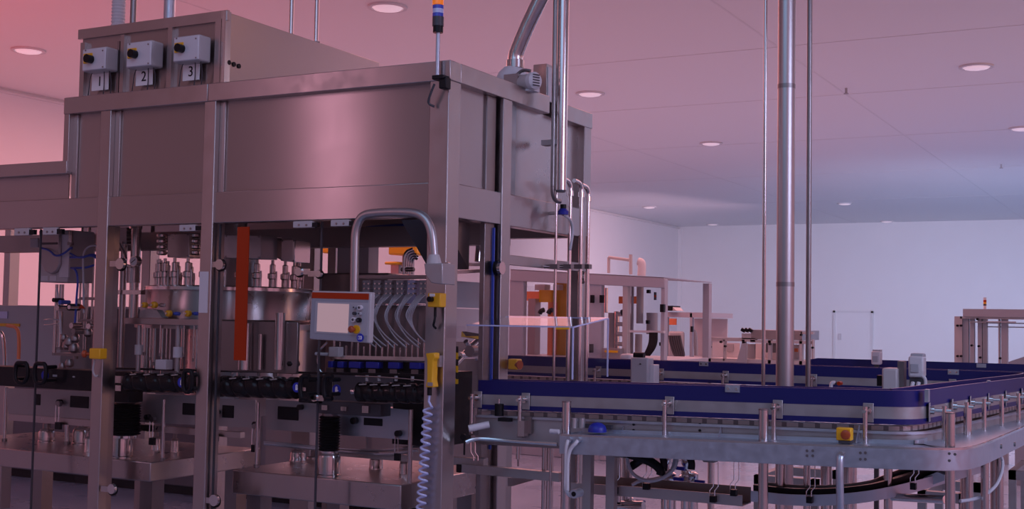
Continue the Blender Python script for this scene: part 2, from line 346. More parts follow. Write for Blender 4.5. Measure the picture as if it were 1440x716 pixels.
# glazed doors of the front
YG = Y0+.045
def door(x0, x1, handle_px=None, top=ZLB-.005, edge=(True, True)):
    d = part('glass_door', MB().box((x0, YG, .25), (x1, YG+.008, top)), 'glass', en, label='clear glass door leaf')
    for k, xe in enumerate((x0, x1)):
        if edge[k]: part('edge_seal', MB().box((xe-.004, YG-.002, .25), (xe+.004, YG+.010, top)), 'dark_grey', d)
    if handle_px:
        hx0, hx1, hy0, hy1, side = handle_px
        A = fy(hx0, hy0, Y0-.03); B = fy(hx1, hy1, Y0-.03); w = .013; cx_, cz_ = (A.x+B.x)/2, (A.z+B.z)/2
        if side:                                              # closed rounded loop
            pts = [(cx_, Y0-.03, A.z-w), (B.x-w, Y0-.03, A.z-w), (B.x-w, Y0-.03, B.z+w), (A.x+w, Y0-.03, B.z+w), (A.x+w, Y0-.03, A.z-w), (cx_, Y0-.03, A.z-w)]
        else: pts = [(B.x, Y0-.03, A.z-w), (A.x+w, Y0-.03, A.z-w), (A.x+w, Y0-.03, B.z+w), (B.x, Y0-.03, B.z+w)]
        hd = part('door_handle', MB().tube(pts, w, 10, 2), 'black', d, label='black pull handle')
        for zz in (A.z-w, B.z+w): part('handle_mount', MB().cyl(((A.x+w if side == 1 else B.x-w), Y0-.03, zz-.02*(1 if zz > cz_ else -1)), ((A.x+w if side == 1 else B.x-w), YG, zz-.02*(1 if zz > cz_ else -1)), w*.9), 'black', hd)
    return d
x45 = fy(45, 450, Y0).x; x443 = fy(443, 450, Y0).x; x9 = fy(9, 450, Y0).x
door(XL+.1, x45-.006, (20, 40, 507, 542, 1)); door(x45+.006, xa-.06, (47, 66, 508, 543, -1), edge=(False, False))
door(xa+.06, xb-.06, (256, 272, 518, 555, -1), edge=(False, True)); door(xb+.06, x443-.006, (420, 434, 525, 564, 0))
door(x443+.006, X1-.13, (453, 467, 525, 564, 0), edge=(False, True))
g = part('glass_door', MB().box((X1-.03, Y0+.13, .25), (X1-.022, yA-.04, ZLB)), 'glass', en, label='side glass pane beside the corner post')
part('edge_seal', MB().box((X1-.034, yA-.05, .9), (X1-.018, yA-.04, ZLB-.02)), 'tube_blue', g, label='blue edge strip')
part('glass_door', MB().box((X1-.03, yA+.10, .25), (X1-.022, YR-.11, ZLB)), 'glass', en)
part('glass_door', MB().box((XL, YR-.05, .25), (X1-.1, YR-.042, ZLB)), 'glass', en, label='rear glazing')
xr0, xr1 = fy(160, 500, YR-.06).x, fy(604, 500, YR-.06).x
part('added_rear_sheet', MB().box((xr0, YR-.075, 1.0), (xr1, YR-.062, fy(400, 438, YR-.07).z)), 'dark_cabinet', en, label='dark opaque sheet added behind the bays')  # added sheet: darkens the rear and its reflection in the table tops
# glass clamps and door switches
def clamp(px, py, Y=Y0+.02, side=-1, r=8):
    p = fy(px, py, Y); c = MB().ycyl(px, py, Y-.022, .018, r, 20)
    o = part('glass_clamp', c, 'steel_bright', en); part('clamp_pad', MB().ycyl(px+1.5, py+1, Y-.002, .012, r+1.5, 20), 'black', o)
    part('clamp_arm', MB().fbox(px+side*14, py-4, px, py+4, Y-.012, .02), 'steel_pipe', o)
for q in ((168, 371, Y0+.02, -1, 8), (308, 372, Y0+.02, -1, 7.5), (419, 382, Y0+.02, 1, 6), (447, 385, Y0+.02, -1, 5), (156, 688, Y0+.02, -1, 7), (300, 704, Y0+.02, -1, 8), (441, 560, Y0+.02, 1, 5)): clamp(*q)
for x0, x1, y0, y1 in ((20, 40, 321, 331), (60, 79, 320, 330), (252, 274, 316, 325), (412, 438, 311, 320), (465, 490, 309, 318)):
    o = part('door_switch', MB().fbox(x0, y0, x1, y1, Y0+.0, .03), 'box_grey', en, label='small pale switch box under the hood beam', bevel=.002)
    for k in (.3, .7): part('screw', MB().ycyl(x0+(x1-x0)*k, (y0+y1)/2+1, Y0-.004, .004, 1.6, 8), 'steel_dark', o)
    part('switch_tongue', MB().fbox(x1, y0+2, x1+8, y1-1, Y0+.004, .022), 'black', o)
p = fx(724, 378, X1)
for (px, py) in ((702, 377), (820, 390)):
    q = fx(px, py, X1+.012); o = part('glass_clamp', MB().cyl(q, q+V3((.02, 0, 0)), .035), 'steel_bright', en); part('clamp_pad', MB().cyl(q-V3((.02, 0, 0)), q, .04), 'black', o)
# orange strip on the glass, scale strip on the post
A = fy(341, 319, Y0+.03); B = fy(336, 507, Y0+.03); w = 21*mpp(A)
part('orange_strip', MB().prism([(A.x-w/2, Y0+.036, A.z), (A.x+w/2, Y0+.036, A.z), (A.x+w/2, Y0+.036, B.z), (A.x-w/2, Y0+.036, B.z)], (0, .007, 0)), 'orange', en, label='tall plain orange strip on the door glass')
part('paper_strip', MB().fbox(280, 382, 292, 440, Y0-.003, .003), 'white_plastic', en, label='pale paper strip on the post')
# roof cabinet with the three switch boxes
UX0, UX1, UY0, UY1, UZ = -6.008, -4.816, 5.40, 6.95, 3.335
rc = thing('roof_cabinet', 'long stainless steel cabinet on the machine roof carrying three switch boxes', 'cabinet', (UX0, UY0, ZT-.02))
part('body', MB().box((UX0+.02, UY0+.02, ZT-.02), (UX1, UY1, UZ)), 'steel_sheet', rc, bevel=.003)
part('top_lip', MB().box((UX0, UY0, UZ-.05), (UX1+.01, UY0+.02, UZ+.01)), 'steel_beam', rc)
bx = [fy(118, 90, UY0).x, fy(172, 90, UY0).x, fy(238, 90, UY0).x, fy(311, 90, UY0).x]
for i, (px, w_) in enumerate(((115, 6), (171, 5), (238, 6), (306, 9))):
    part('corner_strip' if i in (0, 3) else 'mullion', MB().fbox(px-w_/2, 60-i*11, px+w_/2, 137-i*5, UY0-.006, .03), 'steel_beam', rc)
part('corner_strip', MB().box((UX1-.03, UY0-.006, ZT-.02), (UX1+.004, UY0+.04, UZ+.005)), 'steel_pipe', rc)
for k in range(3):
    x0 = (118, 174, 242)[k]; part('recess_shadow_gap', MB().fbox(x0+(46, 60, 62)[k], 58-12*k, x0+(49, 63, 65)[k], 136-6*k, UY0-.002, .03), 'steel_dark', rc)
for k in range(3):
    q = fx(322+7*k, 88+2.5*k, UX1+.002); part('vent_hole', MB().cyl(q, q+V3((.004, 0, 0)), .014), 'black', rc)
SB = [(115, 65, 155, 101, '1', 141, 115), (177, 56, 219, 96, '2', 203, 108), (243, 48, 286, 88, '3', 269, 101)]
for x0, y0, x1, y1, s_, lx, ly in SB:
    sb = part('switch_box', MB().fbox(x0, y0+2, x1-6, y1-2, UY0-.10, .10), 'box_grey', rc, label='light grey switch box number '+s_, bevel=.01)
    part('box_cover', MB().fbox(x0+1, y0+3, x1-7, y1-3, UY0-.108, .012), 'white_plastic', sb, bevel=.006)
    kx, ky = x0+6, y0+(y1-y0)*.47
    part('switch_plate', MB().fbox(kx-4, ky-7, kx+8, ky+7, UY0-.114, .008), 'yellow', sb, label='yellow switch plate', bevel=.002)
    part('rotary_knob', MB().ycyl(kx, ky, UY0-.15, .04, 6, 18), 'black_gloss', sb, label='black rotary knob')
    part('cover_screw', MB().ycyl(x0+5, y0+6, UY0-.111, .004, 1.2, 8).ycyl(x1-11, y0+6, UY0-.111, .004, 1.2, 8).ycyl(x1-11, y1-7, UY0-.111, .004, 1.2, 8), 'steel_dark', sb)
    pl = part('number_plate', MB().fbox(lx-12, ly-13, lx+11, ly+12, UY0-.012, .006), 'paper', rc, label='white plate with the number '+s_)
    q = fy(lx-1, ly, UY0-.014); part('numeral', text_mb(s_, .085, (q.x, UY0-.0135, q.z)), 'black', pl)
    for j, dx in enumerate((-16, 5, 15)):
        part('cable', MB().ftube([(lx+dx*.7+2, y1-3, UY0-.05), (lx+dx*.95+1, y1+8, UY0-.03), (lx+dx, ly+12, UY0-.02), (lx+dx-2, ly+24, UY0-.012)], .0032, 6), 'dark_grey', rc)
# things standing on the roof
def vpole(px, y0, y1, Y, rpx, name, label, cat, m='steel_pipe', zb=None, zt=None, group=None):
    a = fy(px, y1, Y); r = rpx*mpp(a); zb = a.z if zb is None else zb; zt = fy(px, y0, Y).z if zt is None else zt
    t = thing(name, label, cat, (a.x, Y, zb), group)
    part('tube', MB().cyl((a.x, Y, zb), (a.x, Y, zt), r, n=20), m, t); part('foot_flange', MB().cyl((a.x, Y, zb), (a.x, Y, zb+.015), r*1.9), 'steel_dark', t)
    return t
t = thing('corrugated_hose', 'pale corrugated exhaust hose rising from the roof cabinet', 'hose', fy(166, 38, 5.9))
q = fy(166, 38, 5.9); pr = []
for i in range(70): pr += [(.040, i*.022), (.046, i*.022+.008), (.046, i*.022+.013), (.040, i*.022+.021)]
part('hose_wall', MB().lathe((q.x, 5.9, UZ), pr, n=18), 'white_plastic', t); part('cuff', MB().cyl((q.x, 5.9, UZ), (q.x, 5.9, UZ+.05), .052), 'black', t)
vpole(187, 0, 34, 5.75, 4.5, 'roof_pole', 'dark steel pole on the roof cabinet right of the corrugated hose', 'pole', 'steel_dark', UZ, ZC)
vpole(238, 0, 26, 5.75, 8, 'roof_pole', 'paired pale pole on the roof cabinet behind switch box 2 and 3', 'pole', 'galvanised', UZ, ZC)
vpole(409, 0, 58, 6.1, 3.2, 'suspension_rod', 'thin steel rod above the machine roof, left one of two', 'rod', 'steel_pipe', UZ if fy(409, 58, 6.1).x < UX1 else ZT-.02, ZC)
vpole(444, 0, 72, 6.3, 3.2, 'suspension_rod', 'thin steel rod above the machine roof, right one of two', 'rod', 'steel_pipe', UZ if fy(444, 72, 6.3).x < UX1 else ZT-.02, ZC)
# signal tower
t = thing('signal_tower', 'signal tower with orange and blue lamps on a thin pole at the machine corner', 'signal light', fy(617, 120, Y0-.02))
YS = Y0-.03
part('pole', MB().vcyl(615.5, 44, 108, YS, 3), 'galvanised', t); a = fy(615, 46, YS); r = 7.8*mpp(a)
def seg(name, y0, y1, m, k=1.0, lb=None): part(name, MB().vcyl(616, y0, y1, YS, 8*k, 20), m, t, label=lb)
seg('socket', 36, 46, 'black', .9); seg('lamp_base', 24, 37, 'dark_grey', 1.02); seg('blue_lamp', 8, 24, 'beacon_blue', 1, 'blue lamp section'); seg('lamp_reflector', 13, 19, 'beacon_clear', 1.01, 'pale band of the lamp'); seg('orange_lamp', -12, 7, 'beacon_orange', 1, 'orange lamp section')
part('bracket', MB().fbox(607, 105, 623, 111, Y0-.06, .06).fbox(617, 108, 627, 124, Y0-.05, .05), 'black', t, bevel=.004)
part('cable', MB().ftube([(611, 118, Y0-.05), (603, 138, Y0-.05), (602, 146, Y0-.04), (611, 150, Y0-.02)], .006), 'dark_grey', t)
# ================================================================== inside the machine
GRP = 'parts of the filling machine behind the glass'
# --- machine bed boxes (stainless tables on the floor)
def bed(lb, x0, x1, y0, y1, z0, z1):
    t = thing('machine_bed', lb, 'machine base', ((x0+x1)/2, y0, 0))
    part('table_box', MB().box((x0, y0, z0), (x1, y1, z1)), 'steel', t, bevel=.006)
    for (x, y) in ((x0+.10, y0+.12), (x1-.10, y0+.12), (x0+.10, y1-.12), (x1-.10, y1-.12)):
        part('leg', MB().box((x-.05, y-.05, .03), (x+.05, y+.05, z0)), 'steel_dark', t); part('levelling_foot', MB().cyl((x, y, 0), (x, y, .03), .045), 'black', t)
    return t
YBD = Y0+.20
zb = fy(100, 640, YBD).z
bd1 = bed('long stainless table box behind the left two glass doors', XL+.2, fy(212, 650, YBD).x, YBD, 6.5, zb-.115, zb)
bd2 = bed('stainless table box with a bright front edge behind the glass under the control panel', fy(327, 663, YBD).x, fy(564, 684, YBD).x, YBD, 6.5, fy(440, 706, YBD).z, fy(440, 671, YBD).z)
Z1, Z2 = zb, fy(440, 671, YBD).z
# cylinders, bellows and rods standing on the beds
def stand(name, lb, cat, px, y0, y1, Y, rpx, zb_, m, prof=None):
    a = fy(px, y0, Y); t = thing(name, lb, cat, (a.x, Y, zb_), None); r = rpx*mpp(a)
    return t, a, r
def cup(px, y0, Y, rpx, zb_, lb):
    t, a, r = stand('pedestal', lb, 'pedestal', px, y0, 0, Y, rpx, zb_, 'steel')
    part('body', MB().lathe((a.x, Y, zb_), [(r*1.06, 0), (r*1.06, .008), (r, .012), (r, a.z-zb_-.012), (r*.94, a.z-zb_)], n=24), 'steel_pipe', t)
    part('cap', MB().lathe((a.x, Y, a.z), [(r*.85, 0), (r*.85, .012), (r*.5, .014), (r*.5, .05), (r*.3, .052)], n=20), 'steel_dark', t)
    return t
cup(172, 612, YBD+.10, 15, Z1, 'tall bright pedestal under the left black bellows'); cup(66, 606, YBD+.45, 11, Z1, 'short pedestal on the left table box near the glass edge'); cup(116, 604, YBD+.5, 13, Z1, 'short wide pedestal on the left table box beside the left post')
cup(220, 617, YBD+.5, 6.5, Z1, 'slim pedestal on the left table box left of the thin upright rod'); cup(246, 620, YBD+.5, 5.5, Z1, 'slim pedestal on the left table box right of the thin upright rod'); cup(128, 617, YBD+.18, 8, Z1, 'small pedestal on the left table box right against the left post')
cup(463, 640, YBD+.10, 16, Z2, 'bright pedestal under the right black bellows'); cup(419, 636, YBD+.55, 11, Z2, 'wide pedestal on the right table box left of the bellows'); cup(441, 645, YBD+.7, 9, Z2, 'low pedestal half hidden behind the bellows pedestal'); cup(529, 646, YBD+.5, 9.5, Z2, 'pedestal on the right table box right of the bellows'); cup(568, 652, YBD+.4, 6.5, Z2, 'small pedestal at the right end of the right table box')
def bellows(px, y0, y1, Y, rpx, lb, zb_):
    a, b = fy(px, y0, Y), fy(px, y1, Y); r = rpx*mpp(a); t = thing('bellows', lb, 'bellows', (a.x, Y, b.z)); pr = []; n = 13; h = (a.z-b.z)/n
    for i in range(n): pr += [(r*.84, i*h), (r, (i+.5)*h)]
    pr.append((r*.84, n*h)); part('folds', MB().lathe((a.x, Y, b.z), pr, n=26), 'black', t)
    part('collar', MB().cyl((a.x, Y, a.z), (a.x, Y, a.z+.02), r*.7), 'steel_dark', t); part('clamp_ring', MB().cyl((a.x, Y, b.z-.016), (a.x, Y, b.z), r*.8), 'steel_bright', t)
bellows(178, 566, 612, YBD+.10, 21, 'ribbed black bellows behind the glass right of the left post', Z1); bellows(464, 585, 634, YBD+.10, 15.5, 'ribbed black bellows under the black handles by the control panel', Z2)
def upright(px, y0, y1, Y, rpx, lb, m='steel_pipe'):
    a, b = fy(px, y0, Y), fy(px, y1, Y); r = rpx*mpp(a); t = thing('upright_rod', lb, 'rod', (a.x, Y, b.z))
    part('rod', MB().cyl((a.x, Y, b.z), (a.x, Y, a.z), r), m, t); part('collar', MB().cyl((a.x, Y, b.z), (a.x, Y, b.z+.02), r*1.5), 'steel_dark', t); return t
def on(Y, zb_): return lambda px, y0, rpx, lb: None
def upright_z(px, y0, Y, rpx, zb_, lb):
    a = fy(px, y0, Y); r = rpx*mpp(a); t = thing('upright_rod', lb, 'rod', (a.x, Y, zb_))
    part('rod', MB().cyl((a.x, Y, zb_), (a.x, Y, a.z), r), 'steel_pipe', t); part('collar', MB().cyl((a.x, Y, zb_), (a.x, Y, zb_+.02), r*1.5), 'steel_dark', t)
upright_z(231, 562, YBD+.1, 2.4, Z1, 'thin upright rod on the left table box in the second bay')
upright_z(363, 566, YBD+.14, 2.6, Z2, 'thin upright rod at the left end of the right table box')
upright_z(578, 576, YBD+.10, 3.4, .0, 'upright rod between the pale plate and the corner post')
upright_z(9, 545, YBD+.3, 2.5, Z1, 'upright rod at the left edge of the photo'); upright_z(95, 585, YBD+.42, 3.5, Z1, 'upright rod behind the pale plate of the first bay')
# --- pale plates with cut-outs (bottle guide plates)
YP = Y0+.42
def plate(lb, outline, holes, Y=YP, m='steel_matt', rail=None, bolts=()):
    pts = [fy(x, y, Y) for x, y in outline]; t = thing('guide_plate', lb, 'machine plate', (pts[0].x, Y, min(p.z for p in pts)))
    part('plate', MB().prism([(p.x, Y, p.z) for p in pts], (0, .012, 0)), m, t)
    for h in holes: part('cutout', MB().fbox(*h, Y-.002, .008), 'black', t, bevel=.004)
    for (x, y, r) in bolts: part('knob', MB().ycyl(x, y, Y-.03, .03, r, 14), 'black_gloss', t)
    if rail: part('rail', MB().fbox(*rail, Y-.012, .04), 'steel', t)
    return t
plate('pale plate with two dark openings in the first bay', [(8, 546), (134, 551), (134, 590), (12, 584)], [(47, 554, 57, 570), (98, 557, 125, 574)], rail=(12, 587, 134, 596), bolts=((81, 566, 4),))
plate('pale plate hidden partly behind the left bellows in the second bay', [(158, 553), (281, 556), (281, 598), (158, 592)], [(256, 567, 274, 584)], rail=(190, 600, 281, 609), bolts=((205, 587, 4),))
plate('pale plate with a square dark opening right of the second post', [(302, 560), (359, 563), (359, 602), (302, 599)], [(312, 570, 329, 588)], rail=(302, 607, 338, 615), bolts=((303, 580, 3.5), (357, 597, 4)))
plate('pale plate with a wide dark opening left of the right bellows', [(374, 562), (446, 566), (446, 609), (374, 604)], [(390, 572, 420, 591)], bolts=((420, 573, 4),))
plate('bright plate with a curved upper edge and slot left of the corner post', [(470, 570), (535, 571), (546, 574), (576, 577), (576, 619), (480, 612), (470, 600)], [(511, 588, 538, 599)], YP-.03, 'galvanised', bolts=((558, 610, 4.5), (496, 592, 5)))
t = thing('guide_rail', 'long pale rail sagging across behind the bellows above the right table box', 'rail', fy(480, 635, YP))
part('rail', MB().tube([fy(x, y, YP+.05) for x, y in ((372, 624), (430, 630), (500, 637), (540, 640), (588, 634))], .009, 8, 1).tube([fy(x, y, YP+.09) for x, y in ((372, 622), (430, 628), (500, 633), (540, 634), (592, 628))], .009, 8, 1), 'galvanised', t)
part('rail_face', MB().fbox(458, 636, 575, 645, YP+.07, .02), 'steel_matt', t)
# wire spring hangers with black weight
for px, y, lb in ((81, 568, 'spring latch hanging on the plate of the first bay'), (213, 590, 'spring latch in the second bay left of the thin rod'), (302, 585, 'spring latch right beside the second post'), (357, 600, 'spring latch in front of the square opening plate'), (558, 612, 'spring latch on the bright plate')):
    q = fy(px, y, YP-.035); t = thing('latch', lb, 'latch', q)
    part('wire', MB().ftube([(px-2, y+2, YP-.035), (px-3, y+16, YP-.035), (px-3, y+28, YP-.035)], .003, 6).ftube([(px+2, y+2, YP-.035), (px+2, y+16, YP-.035), (px+1, y+28, YP-.035)], .003, 6), 'steel_bright', t)
    part('pivot', MB().ycyl(px, y, YP-.045, .025, 4, 14), 'steel_dark', t); part('weight', MB().fbox(px-4, y+26, px+3, y+36, YP-.045, .02), 'black', t)
# --- black screw feeders (timing screws) and their housings
YSC = Y0+.16
def screw(lb, x0, x1, y, rpx, turns, sl=0.):
    a, b = fy(x0, y, YSC), fy(x1, y+sl, YSC); r = rpx*mpp(a); t = thing('feed_screw', lb, 'feed screw', (a.x, YSC, a.z-r))
    ax = V3((b.x-a.x, 0, b.z-a.z)); n = turns*14; pr = []
    vs = []; fs = []; m = 20
    for i in range(n+1):
        c = a+ax*(i/n)
        for k in range(m):
            ph = 2*math.pi*k/m; g = math.cos(2*math.pi*turns*i/n-ph); rr = r*(1-.22*max(0, g)**2)
            vs.append((c.x, c.y+rr*math.cos(ph), c.z+rr*math.sin(ph)))
    for i in range(n): fs += [(i*m+k, (i+1)*m+k, (i+1)*m+(k+1) % m, i*m+(k+1) % m) for k in range(m)]
    part('screw_body', MB().add(vs, fs+[tuple(range(m)), tuple(reversed(range(n*m, n*m+m)))]), 'black_gloss', t)
    part('shaft', MB().cyl(a-ax.normalized()*.05, b+ax.normalized()*.05, r*.35), 'steel_pipe', t)
    for i in range(turns-1):                                   # bright bars that stand in for highlights on the black screw
        c = a+ax*((i+.6)/(turns)); part('highlight_bar', MB().bar(c+V3((-.022, -r*.52, r*.74)), c+V3((.022, -r*.40, r*.82)), .03, .006), 'steel_bright', t)
    return t
screw('black feed screw behind the glass of the second bay', 182, 280, 537, 14, 5, 2)
screw('long black feed screw behind the glass below the orange strip', 304, 418, 543, 15, 6, 3)
screw('dark feed screw behind the glass left of the yellow hand unit', 506, 600, 551, 14, 6, 3)
def boxm(name, lb, cat, x0, y0, x1, y1, Y, d, m, extra=(), bevel=.004):
    a = fy((x0+x1)/2, y1, Y); t = thing(name, lb, cat, (a.x, Y, a.z)); part('housing', MB().fbox(x0, y0, x1, y1, Y, d), m, t, bevel=bevel)
    for nm, x, y, x2, y2, dy, mm in extra: part(nm, MB().fbox(x, y, x2, y2, Y-dy, dy+.002), mm, t)
    return t
boxm('belt_housing', 'long black belt housing behind the black handles in the first bay', 'housing', -20, 518, 132, 546, YSC-.02, .14, 'black', (('label_strip', 74, 527, 80, 530, .002, 'grey_paint'), ('label_strip', 102, 529, 105, 531, .002, 'grey_paint')))
boxm('belt_housing', 'black belt housing in the second bay left of the feed screw', 'housing', 158, 523, 181, 566, YSC+.02, .12, 'black', (('bright_block', 160, 529, 180, 539, .012, 'steel_pipe'), ('bright_block', 162, 542, 170, 550, .012, 'steel_bright')))
boxm('belt_housing', 'black belt housing between the two door handles right of the orange strip', 'housing', 420, 529, 449, 567, YSC, .12, 'black', (('bright_block', 424, 545, 430, 550, .012, 'steel_bright'),))
boxm('gear_block', 'dark gear block with steel bolts under the blue hand sign', 'housing', 446, 566, 535, 584, YSC+.03, .10, 'dark_grey', (('bolt_face', 452, 570, 460, 577, .02, 'steel_pipe'), ('bolt_face', 509, 571, 518, 581, .02, 'steel_pipe'), ('bolt_face', 479, 572, 487, 578, .02, 'steel_pipe')))
# dark long cover bar running over the screws
t = thing('cover_bar', 'long thin black bar running above the feed screws', 'bar', fy(300, 520, YSC+.1)); part('bar', MB().bar(fy(150, 518, YSC+.12), fy(600, 528, YSC+.12), .03, .012), 'black', t)
for px in (348, 412): part('knob', MB().lathe(fy(px, 523, YSC+.12), [(.012, 0), (.012, .03), (.035, .032), (.04, .045), (.035, .06)], n=14), 'black', t)
# blue round stickers
for px, py, lb, k in ((63, 528, 'round blue hand sign right of the left black handles', 'hand'), (255, 538, 'round blue sign half hidden by the handle of the second bay', 'hand'), (417, 545, 'round blue sign left of the handle below the control panel', 'hand'), (473, 548, 'round blue hand sign right of the pair of black handles', 'hand')):
    p = fy(px, py, YG-.003); t = thing('sign', lb, 'sign', p, 'round blue signs on the glass'); r = 7*mpp(p)
    part('disc', MB().cyl(p, p+V3((0, .003, 0)), r, n=24), 'sign_blue', t)
    hb = MB().box((p.x-r*.28, p.y-.001, p.z-r*.55), (p.x+r*.28, p.y, p.z+r*.05))
    for j in range(4): hb.box((p.x-r*.28+j*r*.145, p.y-.001, p.z), (p.x-r*.28+j*r*.145+r*.11, p.y, p.z+r*(.45, .6, .62, .5)[j]))
    hb.box((p.x+r*.25, p.y-.001, p.z-r*.3), (p.x+r*.5, p.y, p.z-r*.1)); part('hand_symbol', hb, 'paper', t)
# --- first bay: drive housing, valves, hoses
YA = Y0+.45
t = thing('drive_housing', 'grey drive housing with a rounded cover behind the glass of the first bay', 'housing', fy(73, 397, YA))
part('body', MB().fbox(54, 324, 96, 397, YA, .22), 'box_grey', t, bevel=.008)
a = fy(66, 352, YA); pr = [(54, 324), (84, 324), (84, 372), (80, 381), (72, 386), (63, 382), (56, 368)]
part('round_cover', MB().prism([fy(x, y, YA-.03) for x, y in pr], (0, .03, 0)), 'steel_matt', t, bevel=.01); part('side_panel', MB().fbox(84, 330, 97, 390, YA-.012, .012), 'white_plastic', t, label='pale side panel')
part('data_plate', MB().fbox(58, 388, 67, 395, YA-.003, .003).fbox(70, 388, 79, 395, YA-.003, .003), 'white_plastic', t); part('slot', MB().fbox(57, 341, 80, 344, YA-.034, .004), 'dark_grey', t)
boxm('junction_box', 'small grey junction box left of the drive housing', 'box', 42, 335, 53, 348, YA, .08, 'grey_paint')
# blue and white air hoses
HS = [([(58, 349, YA-.05), (70, 352, YA-.06), (78, 361, YA-.05), (90, 357, YA-.04), (101, 347, YA-.03), (101, 350, YA)], 'tube_blue', 'blue air hose looping across the drive housing'),
      ([(98, 356, YA), (112, 364, YA-.04), (128, 358, YA-.03), (140, 366, YA)], 'tube_blue', 'blue air hose right of the drive housing, upper one'),
      ([(98, 362, YA), (115, 362, YA-.03), (135, 356, YA-.02), (139, 372, YA+.05)], 'tube_blue', 'blue air hose right of the drive housing, middle one'),
      ([(100, 377, YA), (107, 379, YA-.03), (110, 395, YA-.03), (108, 413, YA-.01), (105, 460, YA)], 'tube_blue', 'blue air hose dropping beside the drive housing'),
      ([(100, 377, YA), (120, 377, YA-.02), (132, 373, YA)], 'tube_blue', 'blue air hose right of the drive housing, lowest one'),
      ([(118, 440, YA), (117, 380, YA-.03), (117, 355, YA-.03), (125, 346, YA-.03), (136, 345, YA-.03), (143, 352, YA)], 'tube_clear', 'white hose arching beside the left post'),
      ([(80, 405, YA), (82, 420, YA-.02), (84, 440, YA), (86, 470, YA)], 'tube_clear', 'grey hose below the drive housing')]
for pts, m, lb in HS: solo('air_hose', MB().ftube(pts, .007), m, lb, 'hose')
# vertical stems
for i, (px, y0, y1, dy, r, lb) in enumerate(((100, 325, 345, 0, 3, 'short stem under the hood left of the left post'), (116, 320, 500, .25, 1.6, 'thin stem left of the white arching hose'), (121, 385, 500, .22, 1.2, 'thin stem right of the white arching hose'), (126, 318, 500, .3, 2.2, 'stem close to the left post'), (133, 330, 470, .3, 1.6, 'stem closest to the left post in the first bay'), (80, 400, 500, .1, 2.2, 'stem under the drive housing, left'), (87, 400, 492, .12, 3.4, 'thick stem under the drive housing'), (110, 420, 505, .1, 2, 'stem beside the blue dropping hose'))):
    upright(px, y0, y1, YA+dy, r, lb)
t = thing('valve_cluster', 'cluster of dark valves and a round gauge under the drive housing', 'valves', fy(95, 500, YA))
for (px, py, r, m) in ((97, 432, 5, 'black'), (97, 432, 3, 'steel_bright'), (75, 422, 3, 'black'), (84, 425, 3, 'tube_blue'), (80, 433, 4, 'steel_pipe'), (100, 458, 4, 'steel_pipe'), (103, 466, 4, 'steel_dark'), (124, 459, 4, 'steel_bright')):
    part('valve_end', MB().ycyl(px, py, YA-.05-(.01 if r == 3 else 0), .08, r, 16), m, t)
for px, py, r in ((90, 475, 5), (98, 481, 7), (106, 476, 6), (94, 486, 6), (104, 490, 7), (124, 468, 6), (88, 515, 5), (98, 511, 6)):
    p = fy(px, py, YA); rr = r*mpp(p); part('valve_body', MB().lathe((p.x, p.y, p.z-rr), [(rr*.5, 0), (rr, rr*.5), (rr, rr*1.4), (rr*.6, rr*2)], n=12), 'steel_dark', t)
part('clip', MB().ftube([(62, 450, YA-.02), (72, 449, YA-.02), (84, 450, YA)], .004).ftube([(62, 457, YA-.02), (70, 457, YA-.02), (84, 455, YA)], .004), 'steel_pipe', t)
part('cross_arm', MB().fbox(112, 418, 137, 422, YA+.18, .03).fbox(105, 449, 137, 452, YA+.18, .03).fbox(77, 497, 132, 501, YA+.05, .05), 'steel_dark', t)
part('warning_triangle', MB().prism([fy(x, y, YA-.02) for x, y in ((114, 428), (120, 434), (110, 434))], (0, .003, 0)), 'orange', t)
# dim cabinet behind, orange strips at far left
t = boxm('rear_cabinet', 'dim grey cabinet seen through the left glass door', 'cabinet', -20, 430, 86, 520, 6.6, .3, 'grey_paint', (('orange_strip', -10, 455, 27, 459, .01, 'yellow'), ('screen', -5, 438, 10, 448, .01, 'beacon_clear')))
t = thing('rear_cabinet', 'long dim grey cabinet standing on the hall floor behind the left glass doors', 'cabinet', (-8.6, 8.3, 0))
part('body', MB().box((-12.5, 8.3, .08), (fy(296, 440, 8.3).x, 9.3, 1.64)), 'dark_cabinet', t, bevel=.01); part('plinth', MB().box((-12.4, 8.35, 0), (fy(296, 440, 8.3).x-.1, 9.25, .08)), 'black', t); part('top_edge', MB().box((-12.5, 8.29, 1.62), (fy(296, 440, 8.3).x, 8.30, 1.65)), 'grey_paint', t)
t = thing('added_low_block', 'added low grey block hiding the bright hall floor behind the right table box', 'cabinet', (-5.2, 8.4, 0)); xl_, xr_ = fy(302, 640, 8.4).x, fy(600, 640, 8.4).x  # added block that hides and shades the bright floor behind
part('body', MB().box((xl_, 8.4, .08), (xr_, 9.2, .86)), 'grey_paint', t, bevel=.01); part('plinth', MB().box((xl_+.05, 8.45, 0), (xr_-.05, 9.15, .08)), 'black', t)
for k in range(4): part('block_panel', MB().box((xl_+.03+k*(xr_-xl_)/4, 8.385, .12), (xl_-.03+(k+1)*(xr_-xl_)/4, 8.40, .82)), 'box_grey', t)
t = thing('bent_pipe', 'bent steel pipe and copper tube at the left edge of the photo', 'pipe', fy(3, 520, YA+.2)); part('pipe', MB().ftube([(-12, 472, YA+.2), (-2, 464, YA+.2), (5, 472, YA+.2), (7, 500, YA+.2), (7, 520, YA+.2)], .012), 'steel_pipe', t); part('copper_tube', MB().ftube([(10, 458, YA+.2), (25, 460, YA+.2), (27, 480, YA+.2), (26, 505, YA+.2)], .012), 'orange_far', t, label='copper coloured tube')
